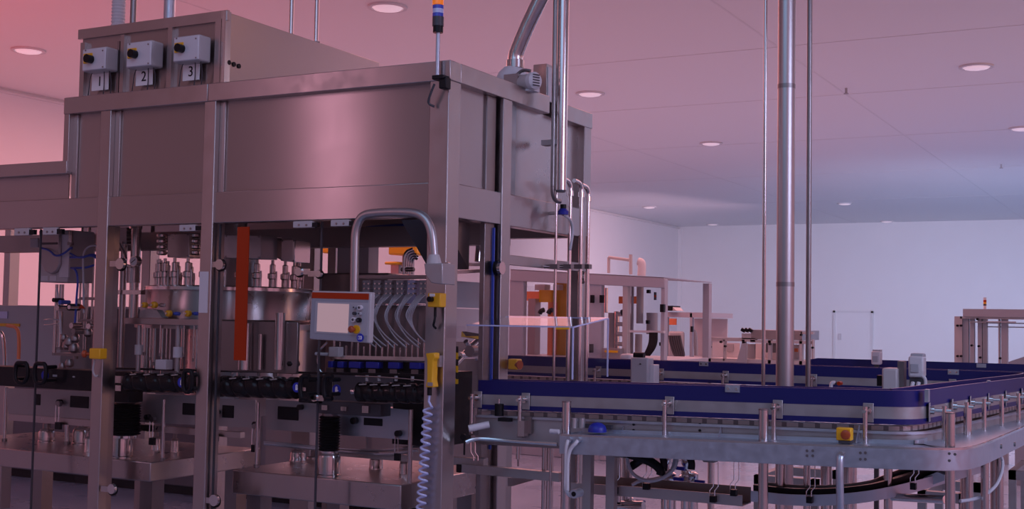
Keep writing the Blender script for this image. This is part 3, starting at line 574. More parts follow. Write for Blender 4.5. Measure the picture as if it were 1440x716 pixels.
# --- second bay
YB2 = Y0+.6
t = thing('pipe_column', 'thick stepped steel pipe with a gauge right of the left post', 'pipe', fy(188, 520, YB2))
part('upper_pipe', MB().vcyl(191, 318, 375, YB2, 7, 18), 'steel_pipe', t); part('flange', MB().vcyl(191, 318, 322, YB2, 9, 18), 'steel_bright', t); part('middle_pipe', MB().vcyl(188, 373, 398, YB2, 9.5, 18), 'steel', t); part('lower_pipe', MB().vcyl(188, 398, 455, YB2, 6.5, 18), 'steel_pipe', t)
part('side_pipe', MB().vcyl(172, 340, 520, YB2, 4.5, 14), 'steel', t); part('thin_rod', MB().vcyl(163, 370, 520, YB2-.05, 1.6, 10).vcyl(159, 380, 520, YB2, 1.6), 'steel_dark', t); part('collar', MB().fbox(160, 408, 198, 414, YB2-.03, .05), 'steel_bright', t)
gq = part('gauge', MB().ycyl(187.5, 367.5, YB2-.10, .04, 7.5, 24), 'steel_bright', t, label='round pressure gauge'); part('dial', MB().ycyl(187.5, 367.5, YB2-.102, .004, 6.2, 24), 'paper', gq); part('needle', MB().bar(fy(184, 370, YB2-.104), fy(190, 365, YB2-.104), .003, .003, (0, 1, 0)), 'black', gq)
part('gauge_hose', MB().ftube([(166, 340, YB2-.04), (169, 345, YB2-.06), (176, 358, YB2-.06), (178, 366, YB2-.07), (172, 372, YB2-.06), (185, 375, YB2-.05)], .009), 'steel_bright', t)
boxm('valve_box', 'steel valve box with dark ribs at the top of the second bay', 'box', 164, 320, 178, 343, YB2-.02, .12, 'steel_matt', tuple(('rib', 178, 320+5*i, 184, 323+5*i, .01, 'black') for i in range(5)))
def tilted_box(lb, pts, Y, d, m):
    P = [fy(x, y, Y) for x, y in pts]; t = thing('valve_terminal_box', lb, 'box', (sum(p.x for p in P)/4, Y, min(p.z for p in P)))
    part('box', MB().prism([(p.x, p.y, p.z) for p in P], (0, d, 0)), m, t, bevel=.004)
    c = V3((sum(p.x for p in P)/4, Y, sum(p.z for p in P)/4))
    for p in P:
        q = V3((p.x, Y, p.z)).lerp(c, .12); part('screw', MB().cyl(q-V3((0, .004, 0)), q, .006, n=8), 'steel_dark', t)
    return t
YT = 6.15
tilted_box('steel box over the filler tank in the second bay', [(236, 329), (266, 328), (266, 362), (235, 362)], YT-.45, .18, 'steel')
tilted_box('steel box behind the orange strip', [(315, 330), (367, 331), (367, 364), (314, 363)], YT-.5, .15, 'steel_matt')
tilted_box('pale steel box right of the orange strip above the tank', [(396, 337), (415, 337), (414, 369), (395, 367)], YT-.35, .15, 'steel_bright')
t = thing('funnel_plate', 'tapered bright plate right of the orange strip', 'plate', fy(385, 360, YT-.3)); part('plate', MB().prism([fy(x, y, YT-.3) for x, y in ((376, 334), (396, 334), (396, 366), (390, 363))], (0, .1, 0)), 'steel_bright', t)
for px, lb in ((228, 'stack of steel fittings left of the box over the tank'), (275, 'stack of steel fittings right of the box over the tank')):
    q = fy(px, 362, YT-.4); t = thing('fitting_stack', lb, 'fittings', q)
    for i in range(4): p = fy(px, 359-8*i, YT-.4); part('fitting', MB().lathe((p.x, p.y, p.z), [(.02, 0), (.035, .008), (.035, .022), (.02, .03)], n=14), 'steel_pipe', t)
# the filler tank: a wide drum with valves on its lid
pc = fy(322, 440, YT); CX = pc.x; ztk, zbk = fy(322, 402, YT-.45).z, fy(322, 452, YT-.45).z; R = .52
tk = thing('filler_tank', 'wide round steel filler tank behind the glass of the middle bays', 'tank', (CX, YT, zbk-.02))
part('drum', MB().lathe((CX, YT, zbk), [(R*.98, 0), (R, .01), (R, ztk-zbk-.02), (R*.97, ztk-zbk)], n=48), 'steel', tk)
part('lid_ring', MB().lathe((CX, YT, ztk-.025), [(R+.012, 0), (R+.012, .02), (R-.01, .028)], n=48), 'steel_bright', tk)
part('hub', MB().lathe((CX, YT, ztk), [(.16, 0), (.16, .25), (.10, .30), (.10, .62)], n=24), 'steel_dark', tk)
part('lower_drum', MB().lathe((CX+.12, YT+.1, .98), [(.42, 0), (.42, zbk-1.0)], n=40), 'steel', tk)
part('ring_table', MB().lathe((CX, YT, zbk-.05), [(R+.06, 0), (R+.06, .035), (R-.05, .04)], n=48), 'steel_beam', tk)
part('ring_arm', MB().fbox(174, 448, 279, 457, 5.50, .05), 'steel_beam', tk, bevel=.003)
for i in range(26):
    an = 2*math.pi*i/26; x, y = CX+R*.86*math.cos(an), YT+R*.86*math.sin(an)
    if y > YT+.25: continue
    v = part('valve', MB().lathe((x, y, ztk), [(.022, 0), (.022, .05), (.03, .055), (.03, .085), (.018, .09), (.018, .14), (.010, .145), (.010, .17)], n=12), 'steel_pipe', tk)
    part('valve_rod', MB().cyl((x+.03, y, ztk), (x+.03, y, ztk+.10), .006, n=8), 'steel_bright', v)
    part('filling_tube', MB().cyl((CX+R*1.0*math.cos(an), YT+R*1.0*math.sin(an), zbk-.33), (CX+R*math.cos(an), YT+R*math.sin(an), zbk-.04), .009, n=8), 'steel_pipe', tk)
for px, lb in ((204, 'yellow valve knob, leftmost of the pair on the ring table'), (217.5, 'larger yellow valve knob right of the leftmost one'), (238, 'yellow valve knob on the ring, lower left one'), (265, 'yellow valve knob on the ring next to the second post')):
    py = 429 if px < 225 else 441; Yk = 5.50; q = fy(px, py, Yk); r = (4.6 if px > 210 else 4)*mpp(q); t = part('valve_knob', MB().lathe(q, [(r*.7, -.02), (r, -.014), (r, .008), (r*.75, .014)], axis=(0, 1, 0), n=14), 'yellow', tk, label='yellow valve knob'); part('hub', MB().cyl(q-V3((0, .03, 0)), q, r*.35), 'steel_bright', t)
    part('stem', MB().cyl(q, (q.x, q.y+.05, q.z), r*.4).cyl((q.x+.03, q.y+.02, q.z), (q.x+.06, q.y+.02, q.z), .011), 'tube_blue' if px > 225 else 'steel', t)
t = thing('knob_bracket', 'curved steel bracket under the two left yellow knobs', 'bracket', fy(210, 447, 5.53)); part('bracket', MB().prism([fy(x, y, 5.53) for x, y in ((196, 447), (197, 438), (206, 434), (220, 436), (228, 447))], (0, .05, 0)), 'steel_matt', t)
for px, y0, y1, w, lb in ((250, 488, 503, 6.5, 'white cylinder block on a rod in the second bay'), (195, 485, 499, 5.5, 'grey cylinder block on a rod beside the stepped pipe')):
    q = fy(px, y1, 5.53); t = thing('slide_block', lb, 'block', q); part('block', MB().vcyl(px, y0, y1, 5.53, w, 16), 'white_plastic' if px > 220 else 'box_grey', t); part('rod', MB().vcyl(px, 457, 522, 5.53, w*.55, 12), 'steel_matt', t)
boxm('white_block', 'small white square block behind the feed screw', 'block', 218, 506, 233, 520, 5.50, .06, 'white_plastic')
for i, px in enumerate((204, 212, 217, 226, 235, 240, 259, 273)):
    upright(px, 456, 500+(i*7) % 20, 5.56+.03*(i % 3), 1.2, 'thin bright rod under the ring table, number %s from the left post side' % ('one two three four five six seven eight'.split()[i]))
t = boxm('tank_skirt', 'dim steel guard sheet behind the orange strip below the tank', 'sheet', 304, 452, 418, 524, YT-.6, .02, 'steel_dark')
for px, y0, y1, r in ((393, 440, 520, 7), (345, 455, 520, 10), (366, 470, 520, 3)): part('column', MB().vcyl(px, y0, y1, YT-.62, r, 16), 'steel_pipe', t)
t = thing('star_bracket', 'small knobbed bracket below the orange strip', 'bracket', fy(342, 526, YSC+.2)); part('post', MB().vcyl(331, 506, 524, YSC+.2, 2).vcyl(340, 506, 524, YSC+.2, 2), 'steel_pipe', t); part('arm', MB().hcyl(328, 352, 517, YSC+.2, 3), 'steel_dark', t); part('grip', MB().lathe(fy(349, 520, YSC+.2), [(.02, 0), (.032, .01), (.032, .02), (.01, .03)], n=12), 'black', t)
# --- fourth bay: capping/valve block with tubes
YD = Y0+.62
vb = thing('valve_manifold', 'row of steel valve blocks with bundles of clear tubes right of the control panel', 'valve manifold', fy(560, 430, YD))
part('carrier', MB().fbox(502, 387, 612, 391, YD-.03, .2), 'steel_dark', vb)
for i, px in enumerate((515, 530, 546, 562, 578, 595)):
    bl = part('valve_block', MB().fbox(px-5.5, 394, px+5.5, 427, YD, .06), 'grey_paint' if i != 4 else 'beacon_clear', vb, bevel=.002)
    for r_ in range(3): part('fitting', MB().ycyl(px-3, 399+7*r_, YD-.03, .03, 1.5, 8), 'steel_bright', bl); part('fitting', MB().ycyl(px+3, 399+7*r_, YD-.03, .03, 1.5, 8), 'steel_bright', bl)
    for j in range(5):
        sx_ = px+4-2.2*j; k_ = (j*7+i*5) % 6; part('tube', MB().ftube([(sx_, 414, YD-.03), (sx_-5, 418, YD-.07), (sx_-15-k_, 432+2*j, YD-.09-.01*j), (sx_-21+j*1.5-k_*.6, 450, YD-.08-.01*j), (sx_-14+3*j, 468+k_, YD-.06), (sx_+2+4*j, 484+k_, YD-.04)], .0036, 6), 'tube_clear', vb, label='clear plastic tube')
part('back_sheet', MB().fbox(500, 428, 606, 505, YD+.10, .01), 'steel_dark', vb)
part('rail', MB().hcyl(500, 604, 429, YD-.01, 1.5), 'steel_bright', vb)
for i in range(16): px = 470+8.4*i; part('stem', MB().vcyl(px, 476+(i*5) % 14, 503, YD-.02+.06*(i % 2), 1.5, 8), 'steel_pipe', vb)
ch = thing('capping_rail', 'bright rail with dark blue grippers under the clear tubes', 'capping unit', fy(530, 522, YD-.16))
part('rail', MB().bar(fy(468, 502, YD-.16), fy(602, 505, YD-.16), .05, .02), 'steel_bright', ch); part('rail_body', MB().fbox(470, 508, 604, 530, YD-.14, .10), 'black', ch)
for i, px in enumerate((464, 478, 498, 523, 553, 583)):
    g_ = part('gripper', MB().fbox(px-(3, 4, 8, 9, 7.5, 7.5)[i], 508+i*.4, px+(3, 4, 8, 9, 7.5, 7.5)[i], 517+i*.4, YD-.19, .05), 'blue_bright', ch, label='dark blue gripper', bevel=.003)
    part('gripper_jaw', MB().fbox(px-5, 518+i*.4, px+5, 524+i*.4, YD-.18, .04), 'steel_dark', g_)
for px in (516, 533, 557, 580): part('white_peg', MB().vcyl(px, 526, 536, YD-.2, 2.4, 10), 'box_grey', ch)
part('lower_rail', MB().ftube([(500, 529, YD-.21), (550, 531, YD-.21), (602, 536, YD-.21)], .004), 'steel_bright', ch)
w = solo('loop_cable', MB().ftube([(460, 482, YD-.3), (448, 494, YD-.3), (446, 510, YD-.3), (450, 522, YD-.3), (462, 532, YD-.3), (478, 533, YD-.3)], .007), 'steel_pipe', 'thin bright curved tube below the control panel', 'tube')
t = boxm('tilted_sensor', 'tilted grey sensor block under the control panel', 'sensor', 462, 488, 476, 502, YD-.22, .05, 'box_grey'); part('stub', MB().hcyl(444, 462, 498, YD-.2, 2.4), 'white_plastic', t)
el = thing('elbow_bundle', 'bundle of curved chrome elbows over the valve manifold', 'pipes', fy(572, 387, YD+.15))
for i in range(4): part('elbow', MB().ftube([(569+3*i, 386, YD+.1+.03*i), (569+3*i, 368, YD+.1+.03*i), (571+3.5*i, 355+2*i, YD+.1+.03*i), (581+2*i, 351+4*i, YD+.12+.03*i)], .014, 10), 'steel_bright', el)
part('base_ring', MB().hcyl(565, 582, 379, YD+.1, 3), 'steel_dark', el)
solo('cable_bundle', MB().ftube([(515, 321, 6.3), (545, 318, 6.32), (570, 317, 6.3), (598, 314, 6.35)], .012), 'tube_blue', 'blue cable run under the hood seen inside the bent pipe', 'cable')
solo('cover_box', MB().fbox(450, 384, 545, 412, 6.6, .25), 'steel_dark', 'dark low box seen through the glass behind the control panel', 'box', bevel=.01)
solo('white_column', MB().fbox(474, 341, 518, 392, 6.72, .12), 'white_plastic', 'pale column seen behind the bent support pipe', 'column', bevel=.004)
for px0, px1, y0, y1, lb in ((453, 470, 342, 356, 'bit of yellow machinery seen through the left glass behind the pipe'), (546, 585, 341, 358, 'yellow panel seen through the rear glass inside the bent pipe'), (540, 558, 368, 372, 'small yellow bar seen through the rear glass')):
    a, b = fz(0, 0, 1) if 0 else fy(px0, y0, 13), fy(px1, y1, 13); t = thing('yellow_machinery', lb, 'machine', ((a.x+b.x)/2, 13, 0)); part('panel', MB().box((a.x, 13, b.z), (b.x, 13.3, a.z)), 'yellow', t, bevel=.02); part('stand', MB().box(((a.x+b.x)/2-.06, 13.1, 0), ((a.x+b.x)/2+.06, 13.2, b.z)), 'steel_matt', t)
# mechanism seen through the side glass, hazard striped guards
t = thing('hazard_guard', 'black and yellow striped guard frame behind the side glass', 'guard', fx(665, 520, X1-.25))
A = fx(652, 470, X1-.25); B = fx(676, 474, X1-.25); part('bar', MB().bar(A, B, .03, .03), 'hazard', t)
C_ = fx(641, 487, X1-.2); D_ = fx(641, 540, X1-.2); part('upright', MB().bar(C_, D_, .02, .02), 'hazard', t); E_ = fx(681, 487, X1-.2); F_ = fx(681, 530, X1-.2); part('upright', MB().bar(E_, F_, .02, .02), 'hazard', t)
t = thing('gripper_arm', 'bright linkage arm behind the side glass', 'arm', fx(660, 530, X1-.3))
for pa, pb, r in (((640, 512), (663, 488), .018), ((663, 488), (678, 476), .022), ((646, 500), (672, 500), .02), ((655, 480), (670, 505), .014)): part('link', MB().cyl(fx(*pa, X1-.35), fx(*pb, X1-.35), r), 'steel_bright', t)
part('joint', MB().ycyl(660, 494, 5.9, .06, 8), 'steel_dark', t); part('base', MB().box((X1-.6, 5.75, .9), (X1-.3, 6.1, 1.30)), 'black', t)
t = thing('inner_cabinet', 'grey cabinet with dark window behind the side glass', 'cabinet', fx(665, 435, X1-.5)); A = fx(640, 395, X1-.6); B = fx(690, 434, X1-.6); part('panel', MB().box((X1-.62, A.y, B.z), (X1-.6, B.y, A.z)), 'grey_paint', t)
part('rail', MB().bar(fx(640, 372, X1-.4), fx(690, 372, X1-.4), .03, .02).bar(fx(640, 383, X1-.4), fx(690, 380, X1-.4), .03, .02), 'steel_bright', t); part('clear_pipe', MB().cyl(fx(676, 320, X1-.35), fx(672, 368, X1-.35), .02), 'steel_bright', t)
# white strip curtain behind
A = fx(642, 434, X1-1.2); B = fx(690, 480, X1-1.2); t = thing('strip_curtain_panel', 'pale strip curtain panel seen through the side glass', 'cabinet', (X1-1.2, (A.y+B.y)/2, 0))
part('panel', MB().box((X1-1.24, A.y, B.z), (X1-1.2, B.y, A.z)), 'white_plastic', t); part('stand', MB().box((X1-1.23, A.y+.02, 0), (X1-1.21, B.y-.02, B.z)), 'steel_dark', t)
# ================================================================== control panel on its bent support pipe
YH = Y0-.30
sp = thing('support_pipe', 'bent steel support pipe arching over the control panel', 'support arm', fy(608, 400, Y0-.12))
YQ = Y0-.14
part('pipe', MB().ftube([(498, 412, YQ), (499, 350, YQ), (500, 322, YQ), (508, 303, YQ), (528, 299, YQ), (575, 298, YQ), (596, 303, YQ), (607, 322, YQ), (610, 360, YQ)], 6.2*mpp(fy(550, 300, YQ)), 18, 3), 'steel_satin', sp)
q = fy(610, 386, YQ); rr = mpp(q); part('cone_joint', MB().lathe((q.x, q.y, q.z), [(12*rr, 0), (12.5*rr, 10*rr), (9*rr, 22*rr), (7*rr, 28*rr)], n=24), 'box_grey', sp)
part('bracket', MB().prism([fy(x, y, YQ-.05) for x, y in ((596, 371), (622, 370), (622, 400), (606, 398), (599, 388))], (0, .12, 0)), 'steel_matt', sp, bevel=.004)
part('bracket', MB().fbox(618, 373, 634, 382, Y0-.06, .06), 'steel_beam', sp); part('bolt', MB().ycyl(628, 371, Y0-.02, .02, 3), 'steel_bright', sp)
cp = thing('control_panel', 'grey touch screen control panel with an orange band hanging on the bent pipe', 'control panel', fy(480, 482, YH))
P = [fy(x, y, YH) for x, y in ((439, 409), (522, 411), (519, 482.5), (436, 477))]; c = sum((p for p in P), V3())/4
part('panel_body', MB().prism([(p.x, p.y, p.z) for p in P], (0, .035, 0)), 'box_grey', cp, bevel=.004)
def quad(k0, l0, k1, l1, y_off, d):
    def pt(k, l): a = P[0].lerp(P[1], k); b = P[3].lerp(P[2], k); return a.lerp(b, l)
    return MB().prism([(p.x, p.y-y_off, p.z) for p in (pt(k0, l0), pt(k1, l0), pt(k1, l1), pt(k0, l1))], (0, d, 0))
part('orange_band', quad(.01, .03, .965, .15, .003, .004), 'orange', cp, label='orange band along the top'); part('face_plate', quad(.0, .16, .965, .98, .002, .003), 'hmi_grey', cp)
part('bezel', quad(.075, .215, .965, .86, .004, .003), 'grey_paint', cp); part('screen', quad(.12, .25, .65, .83, .006, .004), 'screen', cp, label='pale glowing screen')
def pk(k, l): a = P[0].lerp(P[1], k); b = P[3].lerp(P[2], k); return a.lerp(b, l)
for k, l, r, m in ((.76, .31, 2.3, 'grey_paint'), (.85, .31, 3.6, 'white_plastic'), (.76, .43, 2.4, 'dark_grey'), (.85, .43, 2.4, 'grey_paint'), (.755, .555, 3.6, 'white_plastic'), (.84, .56, 3.4, 'black')):
    q = pk(k, l)-V3((0, .008, 0)); bt = part('push_button', MB().cyl(q-V3((0, .012, 0)), q+V3((0, .006, 0)), r*mpp(q), n=18), m, cp); part('button_cap', MB().cyl(q-V3((0, .016, 0)), q-V3((0, .01, 0)), r*.45*mpp(q), n=14), 'dark_grey', bt)
q = pk(.795, .745); part('stop_plate', MB().cyl(q-V3((0, .012, 0)), q+V3((0, .002, 0)), 6*mpp(q), n=24), 'yellow', cp); part('stop_button', MB().lathe(q-V3((.008, .012, 0)), [(.008, 0), (.008, .012), (.017, .016), (.017, .026), (.012, .032)], axis=(-.25, -1, 0), n=18), 'red', cp, label='red mushroom stop button'); 
q = pk(.86, .905)-V3((0, .004, 0)); r = 5.8*mpp(q); part('blue_sign', MB().cyl(q-V3((0, .003, 0)), q, r, n=26), 'sign_blue', cp)
o = MB(); 
for sgn in (-1, 1): o.box((q.x+sgn*r*.08, q.y-.005, q.z-r*.42), (q.x+sgn*r*.52, q.y-.003, q.z+r*.42))
part('book_symbol', o, 'paper', cp); part('book_text', MB().box((q.x-r*.42, q.y-.006, q.z-r*.3), (q.x-r*.16, q.y-.005, q.z+r*.3)).box((q.x+r*.22, q.y-.006, q.z-r*.25), (q.x+r*.34, q.y-.005, q.z+r*.25)), 'sign_blue', cp)
part('back_box', MB().box((c.x-.12, c.y+.036, c.z-.1), (c.x+.06, c.y+.13, c.z+.11)), 'box_grey', cp)
# emergency stops and hand unit
def estop(lb, px0, py0, px1, py1, Y, side=False, m='yellow'):
    a = fy((px0+px1)/2, py1, Y); t = thing('stop_switch', lb, 'emergency stop', (a.x, Y, a.z)); w = abs(fy(px1, py0, Y).x-fy(px0, py0, Y).x)
    part('box', MB().fbox(px0, py0, px1, py1, Y, .06), m, t, bevel=.006)
    part('rear_plate', MB().fbox(px0+3, py0+1, px1+4, py1-1, Y+.055, .02), 'black', t); return t
t = estop('yellow emergency stop box with a red button on the left post', 125, 490, 140, 505, Y0-.08); q = fy(127, 498, Y0-.06); part('stop_button', MB().lathe(q, [(.010, 0), (.010, .02), (.022, .024), (.022, .04), (.012, .048)], axis=(-1, -.7, 0), n=18), 'red', t); part('cable', MB().ftube([(133, 506, Y0-.04), (130, 522, Y0-.03), (134, 530, Y0-.02), (137, 528, Y0)], .006), 'box_grey', t)
t = estop('yellow selector switch box with a black knob on the corner post', 601, 412, 619, 432, Y0-.08); q = fy(607, 421, Y0-.08); part('selector', MB().cyl(q-V3((0, .025, 0)), q, 4*mpp(q)), 'black_gloss', t); part('white_label', MB().fbox(604, 413, 611, 417, Y0-.083, .003), 'paper', t)
part('cable_gland', MB().vcyl(612, 432, 446, Y0-.04, 2), 'black', t); part('cable', MB().ftube([(612, 444, Y0-.04), (611, 452, Y0-.05), (609, 458, Y0-.04), (613, 462, Y0-.02)], .006), 'black', t)
hu = thing('hand_unit', 'yellow handheld enabling switch hanging by the corner post above a coiled cable', 'hand control', fy(604, 545, Y0-.06)); YU = Y0-.07
pr = [fy(x, y, YU) for x, y in ((598, 497), (611, 496), (612, 504), (609, 507), (608, 535), (610, 545), (598, 545), (600, 533), (600, 506))]
part('grip', MB().prism(pr, (0, .05, 0)), 'yellow', hu, bevel=.006); part('end_cap', MB().fbox(601, 538, 608, 543, YU-.003, .004), 'steel_matt', hu); part('gland', MB().vcyl(604, 544, 556, YU+.025, 3.5), 'black', hu)
pts = []; 
for i in range(15*12):
    k = i/(15*12); x = 602-11*k; y = 572+(728-572)*k; b = fy(x, y, YU+.03); an = 2*math.pi*i/12; r = 6.0*mpp(b); pts.append(b+V3((math.cos(an)*r, math.sin(an)*r, 0)))
part('coiled_cable', MB().tube([fy(604, 556, YU+.025), fy(603, 565, YU+.03)]+pts, .0062, 8), 'beacon_clear', hu, label='pale coiled cable')
part('holder', MB().fbox(608, 500, 618, 516, Y0-.03, .03), 'steel_matt', hu)
t = estop('orange stop box with a red button on the side post', 714, 505, 727, 520, 5.95, m='yellow'); q = fy(730, 513, 5.98); part('stop_button', MB().lathe(q-V3((.03, 0, 0)), [(.012, 0), (.012, .02), (.024, .026), (.024, .045)], axis=(1, -.3, 0), n=16), 'red', t)
# ================================================================== pipes on the right face and over the roof
def rpipe(px, y0, y1, X, rpx, name, lb, cat='pipe', m='steel_pipe', zt=None, extra=None):
    a, b = fx(px, y0, X), fx(px, y1, X); p = fx(px, (y0+y1)/2, X); r = rpx*mpp(p); zt = a.z if zt is None else zt
    t = thing(name, lb, cat, (X, p.y, b.z)); part('tube', MB().cyl((X, p.y, b.z), (X, p.y, zt), r, n=22), m, t)
    return t, p, r, a.z, b.z
t, p, r, za, zb_ = rpipe(790.5, 0, 268, -3.12, 8, 'wide_pipe', 'wide vertical steel pipe in front of the right machine face', zt=ZC)
part('end_cap', MB().lathe((p.x, p.y, zb_-.012), [(r*.8, 0), (r, .012)], n=22), 'steel_dark', t); part('wall_clip', MB().box((X1+.008, p.y-.03, 2.60), (p.x, p.y+.03, 2.63)), 'steel_matt', t)
t, p, r, za, zb_ = rpipe(779, 0, 262, -3.16, 3.2, 'slim_pipe', 'slim steel pipe tight along the left of the wide vertical pipe', m='steel_dark', zt=ZC)
part('bend', MB().tube([(p.x, p.y, zb_), (p.x, p.y+.005, zb_-.05), (p.x, p.y+.04, zb_-.08), (p.x, p.y+.10, zb_-.08)], r, 12, 2), 'steel_dark', t)
for px, y0, lb in ((780.5, 268, 'thin riser pipe on the right machine face, first from the left'), (800, 268, 'riser pipe with a bent top on the right machine face, second from the left'), (815.5, 270, 'riser pipe with a bent top on the right machine face, third from the left'), (825.5, 276, 'riser pipe with a bent top at the rear edge of the right machine face')):
    t, p, r, za, zb_ = rpipe(px, y0, 545, -3.17, 2.0 if px < 790 else 2.9, 'riser_pipe', lb, m='steel_bright')
    if px > 790: part('bend', MB().tube([(p.x, p.y, za), (p.x, p.y, za+.03), (p.x, p.y-.03, za+.055), (p.x, p.y-.10, za+.06)], r*1.1, 12, 2), 'steel_bright', t); part('union', MB().cyl((p.x, p.y, za-.03), (p.x, p.y, za), r*1.6), 'steel_bright', t)
    zc = fx(px, 375, -3.17).z; part('clamp', MB().box((p.x-.03, p.y-r*1.7, zc-.014), (p.x+.02, p.y+r*1.7, zc+.014)), 'steel_dark', t); part('wall_pin', MB().cyl((X1+.004, p.y, zc), (p.x, p.y, zc), .012), 'steel_bright', t)
    part('foot', MB().cyl((p.x, p.y, .9), (p.x, p.y, zb_), r*.95), 'steel_pipe', t); part('stand', MB().cyl((p.x, p.y, 0), (p.x, p.y, .9), r*.95), 'steel_pipe', t)
t = thing('blue_valve', 'small blue valve with a white tube on the side beam of the machine', 'valve', fx(792, 300, -3.16)); q = fx(792, 302, -3.16); part('cap', MB().lathe(q, [(.03, 0), (.032, .02), (.02, .035)], n=14), 'blue_bright', t); part('knob', MB().cyl(q+V3((0, 0, .03)), q+V3((0, 0, .06)), .018), 'black', t); part('stem', MB().cyl((X1-.004, q.y, q.z+.01), q+V3((0, 0, .01)), .01), 'steel_pipe', t)
part('tube', MB().tube([q, q+V3((.01, .08, -.02)), q+V3((.01, .12, -.08)), q+V3((0, .10, -.2))], .008, 8, 2), 'tube_clear', t)
# exhaust elbow with blower motor on the roof
YE = 6.25
eb = thing('exhaust_duct', 'slanting steel exhaust duct with a white bell on the machine roof', 'duct', fy(722, 120, YE))
part('duct', MB().ftube([(1008, -520, YE), (762, -6, YE), (740, 40, YE), (727, 72, YE), (724.5, 80, YE), (724.5, 92, YE)], 10.6*mpp(fy(725, 80, YE)), 22, 2), 'steel_pipe', eb)
part('collar', MB().vcyl(724.5, 85, 96, YE, 12.5, 22), 'steel', eb); q = fy(721, 118, YE); w = mpp(q); zr = ZT-.02
part('bell', MB().lathe((q.x, YE, zr), [(24*w, 0), (24*w, q.z-zr+8*w), (20*w, q.z-zr+16*w), (13*w, q.z-zr+23*w)], n=26), 'white_plastic', eb)
mo = thing('blower_motor', 'small grey electric motor with a slotted fan cover on the roof edge', 'motor', fy(752, 130, YE-.1)); q = fy(748, 116, YE-.1); w = mpp(q)
part('motor_body', MB().lathe(q-V3((.07, 0, 0)), [(9*w, 0), (11.5*w, .02), (11.5*w, .09)], axis=(1, -.35, 0), n=24), 'box_grey', mo); part('fan_cover', MB().lathe(q+V3((.014, -.03, 0)), [(12.5*w, 0), (12.5*w, .03), (9*w, .045)], axis=(1, -.35, 0), n=24), 'white_plastic', mo)
for i in range(5):
    c = q+V3((.056, -.055, (i-2)*.015)); part('slot', MB().bar(c+V3((-.009, -.022, 0)), c+V3((.009, .022, 0)), .005, .006), 'dark_grey', mo)
part('valve_block', MB().box((q.x-.16, q.y-.04, q.z-.03), (q.x-.07, q.y+.04, q.z+.05)), 'steel_dark', mo); part('mount', MB().box((q.x-.06, q.y-.04, zr), (q.x+.03, q.y+.04, q.z-.03)), 'white_plastic', mo); part('lever', MB().ftube([(726, 106, YE-.1), (735, 98, YE-.1), (746, 100, YE-.1)], .01), 'steel_dark', mo)
b_ = thing('roof_box', 'steel box on the roof behind the blower motor', 'box', fy(763, 128, 6.45)); A = fy(750, 91, 6.45); B = fy(775, 128, 6.45); part('body', MB().box((A.x, 6.45, zr), (B.x-.03, 6.65, A.z)), 'steel_beam', b_, bevel=.003); part('side_cover', MB().box((B.x-.028, 6.452, zr), (B.x-.02, 6.648, A.z-.02)), 'white_plastic', b_)
# ================================================================== tall column and two rods
def column(px, y, Y, rpx, name, lb, cat, m, zb_=0., joints=()):
    p = fy(px, y, Y); r = rpx*mpp(p); t = thing(name, lb, cat, (p.x, Y, zb_))
    part('tube', MB().cyl((p.x, Y, zb_), (p.x, Y, ZC), r, n=28), m, t); part('base_plate', MB().cyl((p.x, Y, zb_), (p.x, Y, zb_+.012), r*2), 'steel_dark', t); part('ceiling_collar', MB().cyl((p.x, Y, ZC-.02), (p.x, Y, ZC), r*1.6), 'steel_dark', t)
    for j in joints: z = fy(px, j, Y).z; part('joint', MB().cyl((p.x, Y, z-.012), (p.x, Y, z+.012), r*1.03, n=28), 'steel_dark', t)
column(1105, 280, 6.6, 12.3, 'steel_column', 'thick round steel column rising behind the front conveyor to the ceiling', 'column', 'steel_satin', 0, (122, 400))
column(1075, 280, 6.75, 2.6, 'drop_rod', 'thin steel rod left of the thick round column', 'rod', 'steel_pipe')
column(1137.5, 280, 6.75, 3.6, 'drop_rod', 'thin steel rod right of the thick round column', 'rod', 'steel_dark')
# ================================================================== the conveyor loop
def chaikin(P, n=2):
    P = [V3(p) for p in P]
    for _ in range(n):
        Q = [P[0]]
        for i in range(len(P)-1): Q += [P[i]*.75+P[i+1]*.25, P[i]*.25+P[i+1]*.75]
        P = Q+[P[-1]]
    return P
ZA, ZBk = 1.279, 1.315
path = chaikin([(X1+.02, 5.62, ZA), (-2.2, 5.62, 1.297), (-1.24, 5.62, 1.312), (-1.06, 5.63, 1.315), (-1.00, 5.78, 1.315), (-.967, 6.23, 1.315), (-.89, 6.87, 1.315), (-.80, 7.64, 1.315), (-.74, 8.25, 1.312), (-.76, 8.70, 1.310), (-1.05, 8.84, 1.308), (-1.6, 8.84, 1.306), (-5.6, 8.84, 1.306)], 2)
cv = thing('conveyor', 'bottle conveyor loop with dark blue guide rails running round in front of the column', 'conveyor', (-2.2, 5.7, 0))
def rails(off, sgn, c=cv):
    part('blue_guide', MB().ribbon(path, -.073, 0, .012, off), 'blue', c, label='dark blue upper guide rail')
    part('steel_band', MB().ribbon(path, -.126, -.073, .008, off+.001*sgn), 'steel_matt', c, label='steel band between the blue rails')
    part('blue_guide', MB().ribbon(path, -.150, -.126, .012, off), 'blue', c, label='thin dark blue lower guide rail')
rails(0, 1); rails(-.14, -1)
part('slat_chain', MB().ribbon(path, -.180, -.160, .085, -.07), 'chain_slats', cv, label='pale slat chain')
for off in (.025, -.165): part('side_plate', MB().ribbon(path, -.315, -.178, .004, off), 'steel_matt', cv); part('plate_flange', MB().ribbon(path, -.19, -.180, .016, off+(.006 if off > 0 else -.006)), 'galvanised', cv)
part('under_bed', MB().ribbon(path, -.33, -.315, .19, -.07), 'steel_dark', cv)
def nearest(px, Y): return fy(px, 560, Y).x
def zpath(x, y): return min(path, key=lambda p: (p.x-x)**2+(p.y-y)**2).z
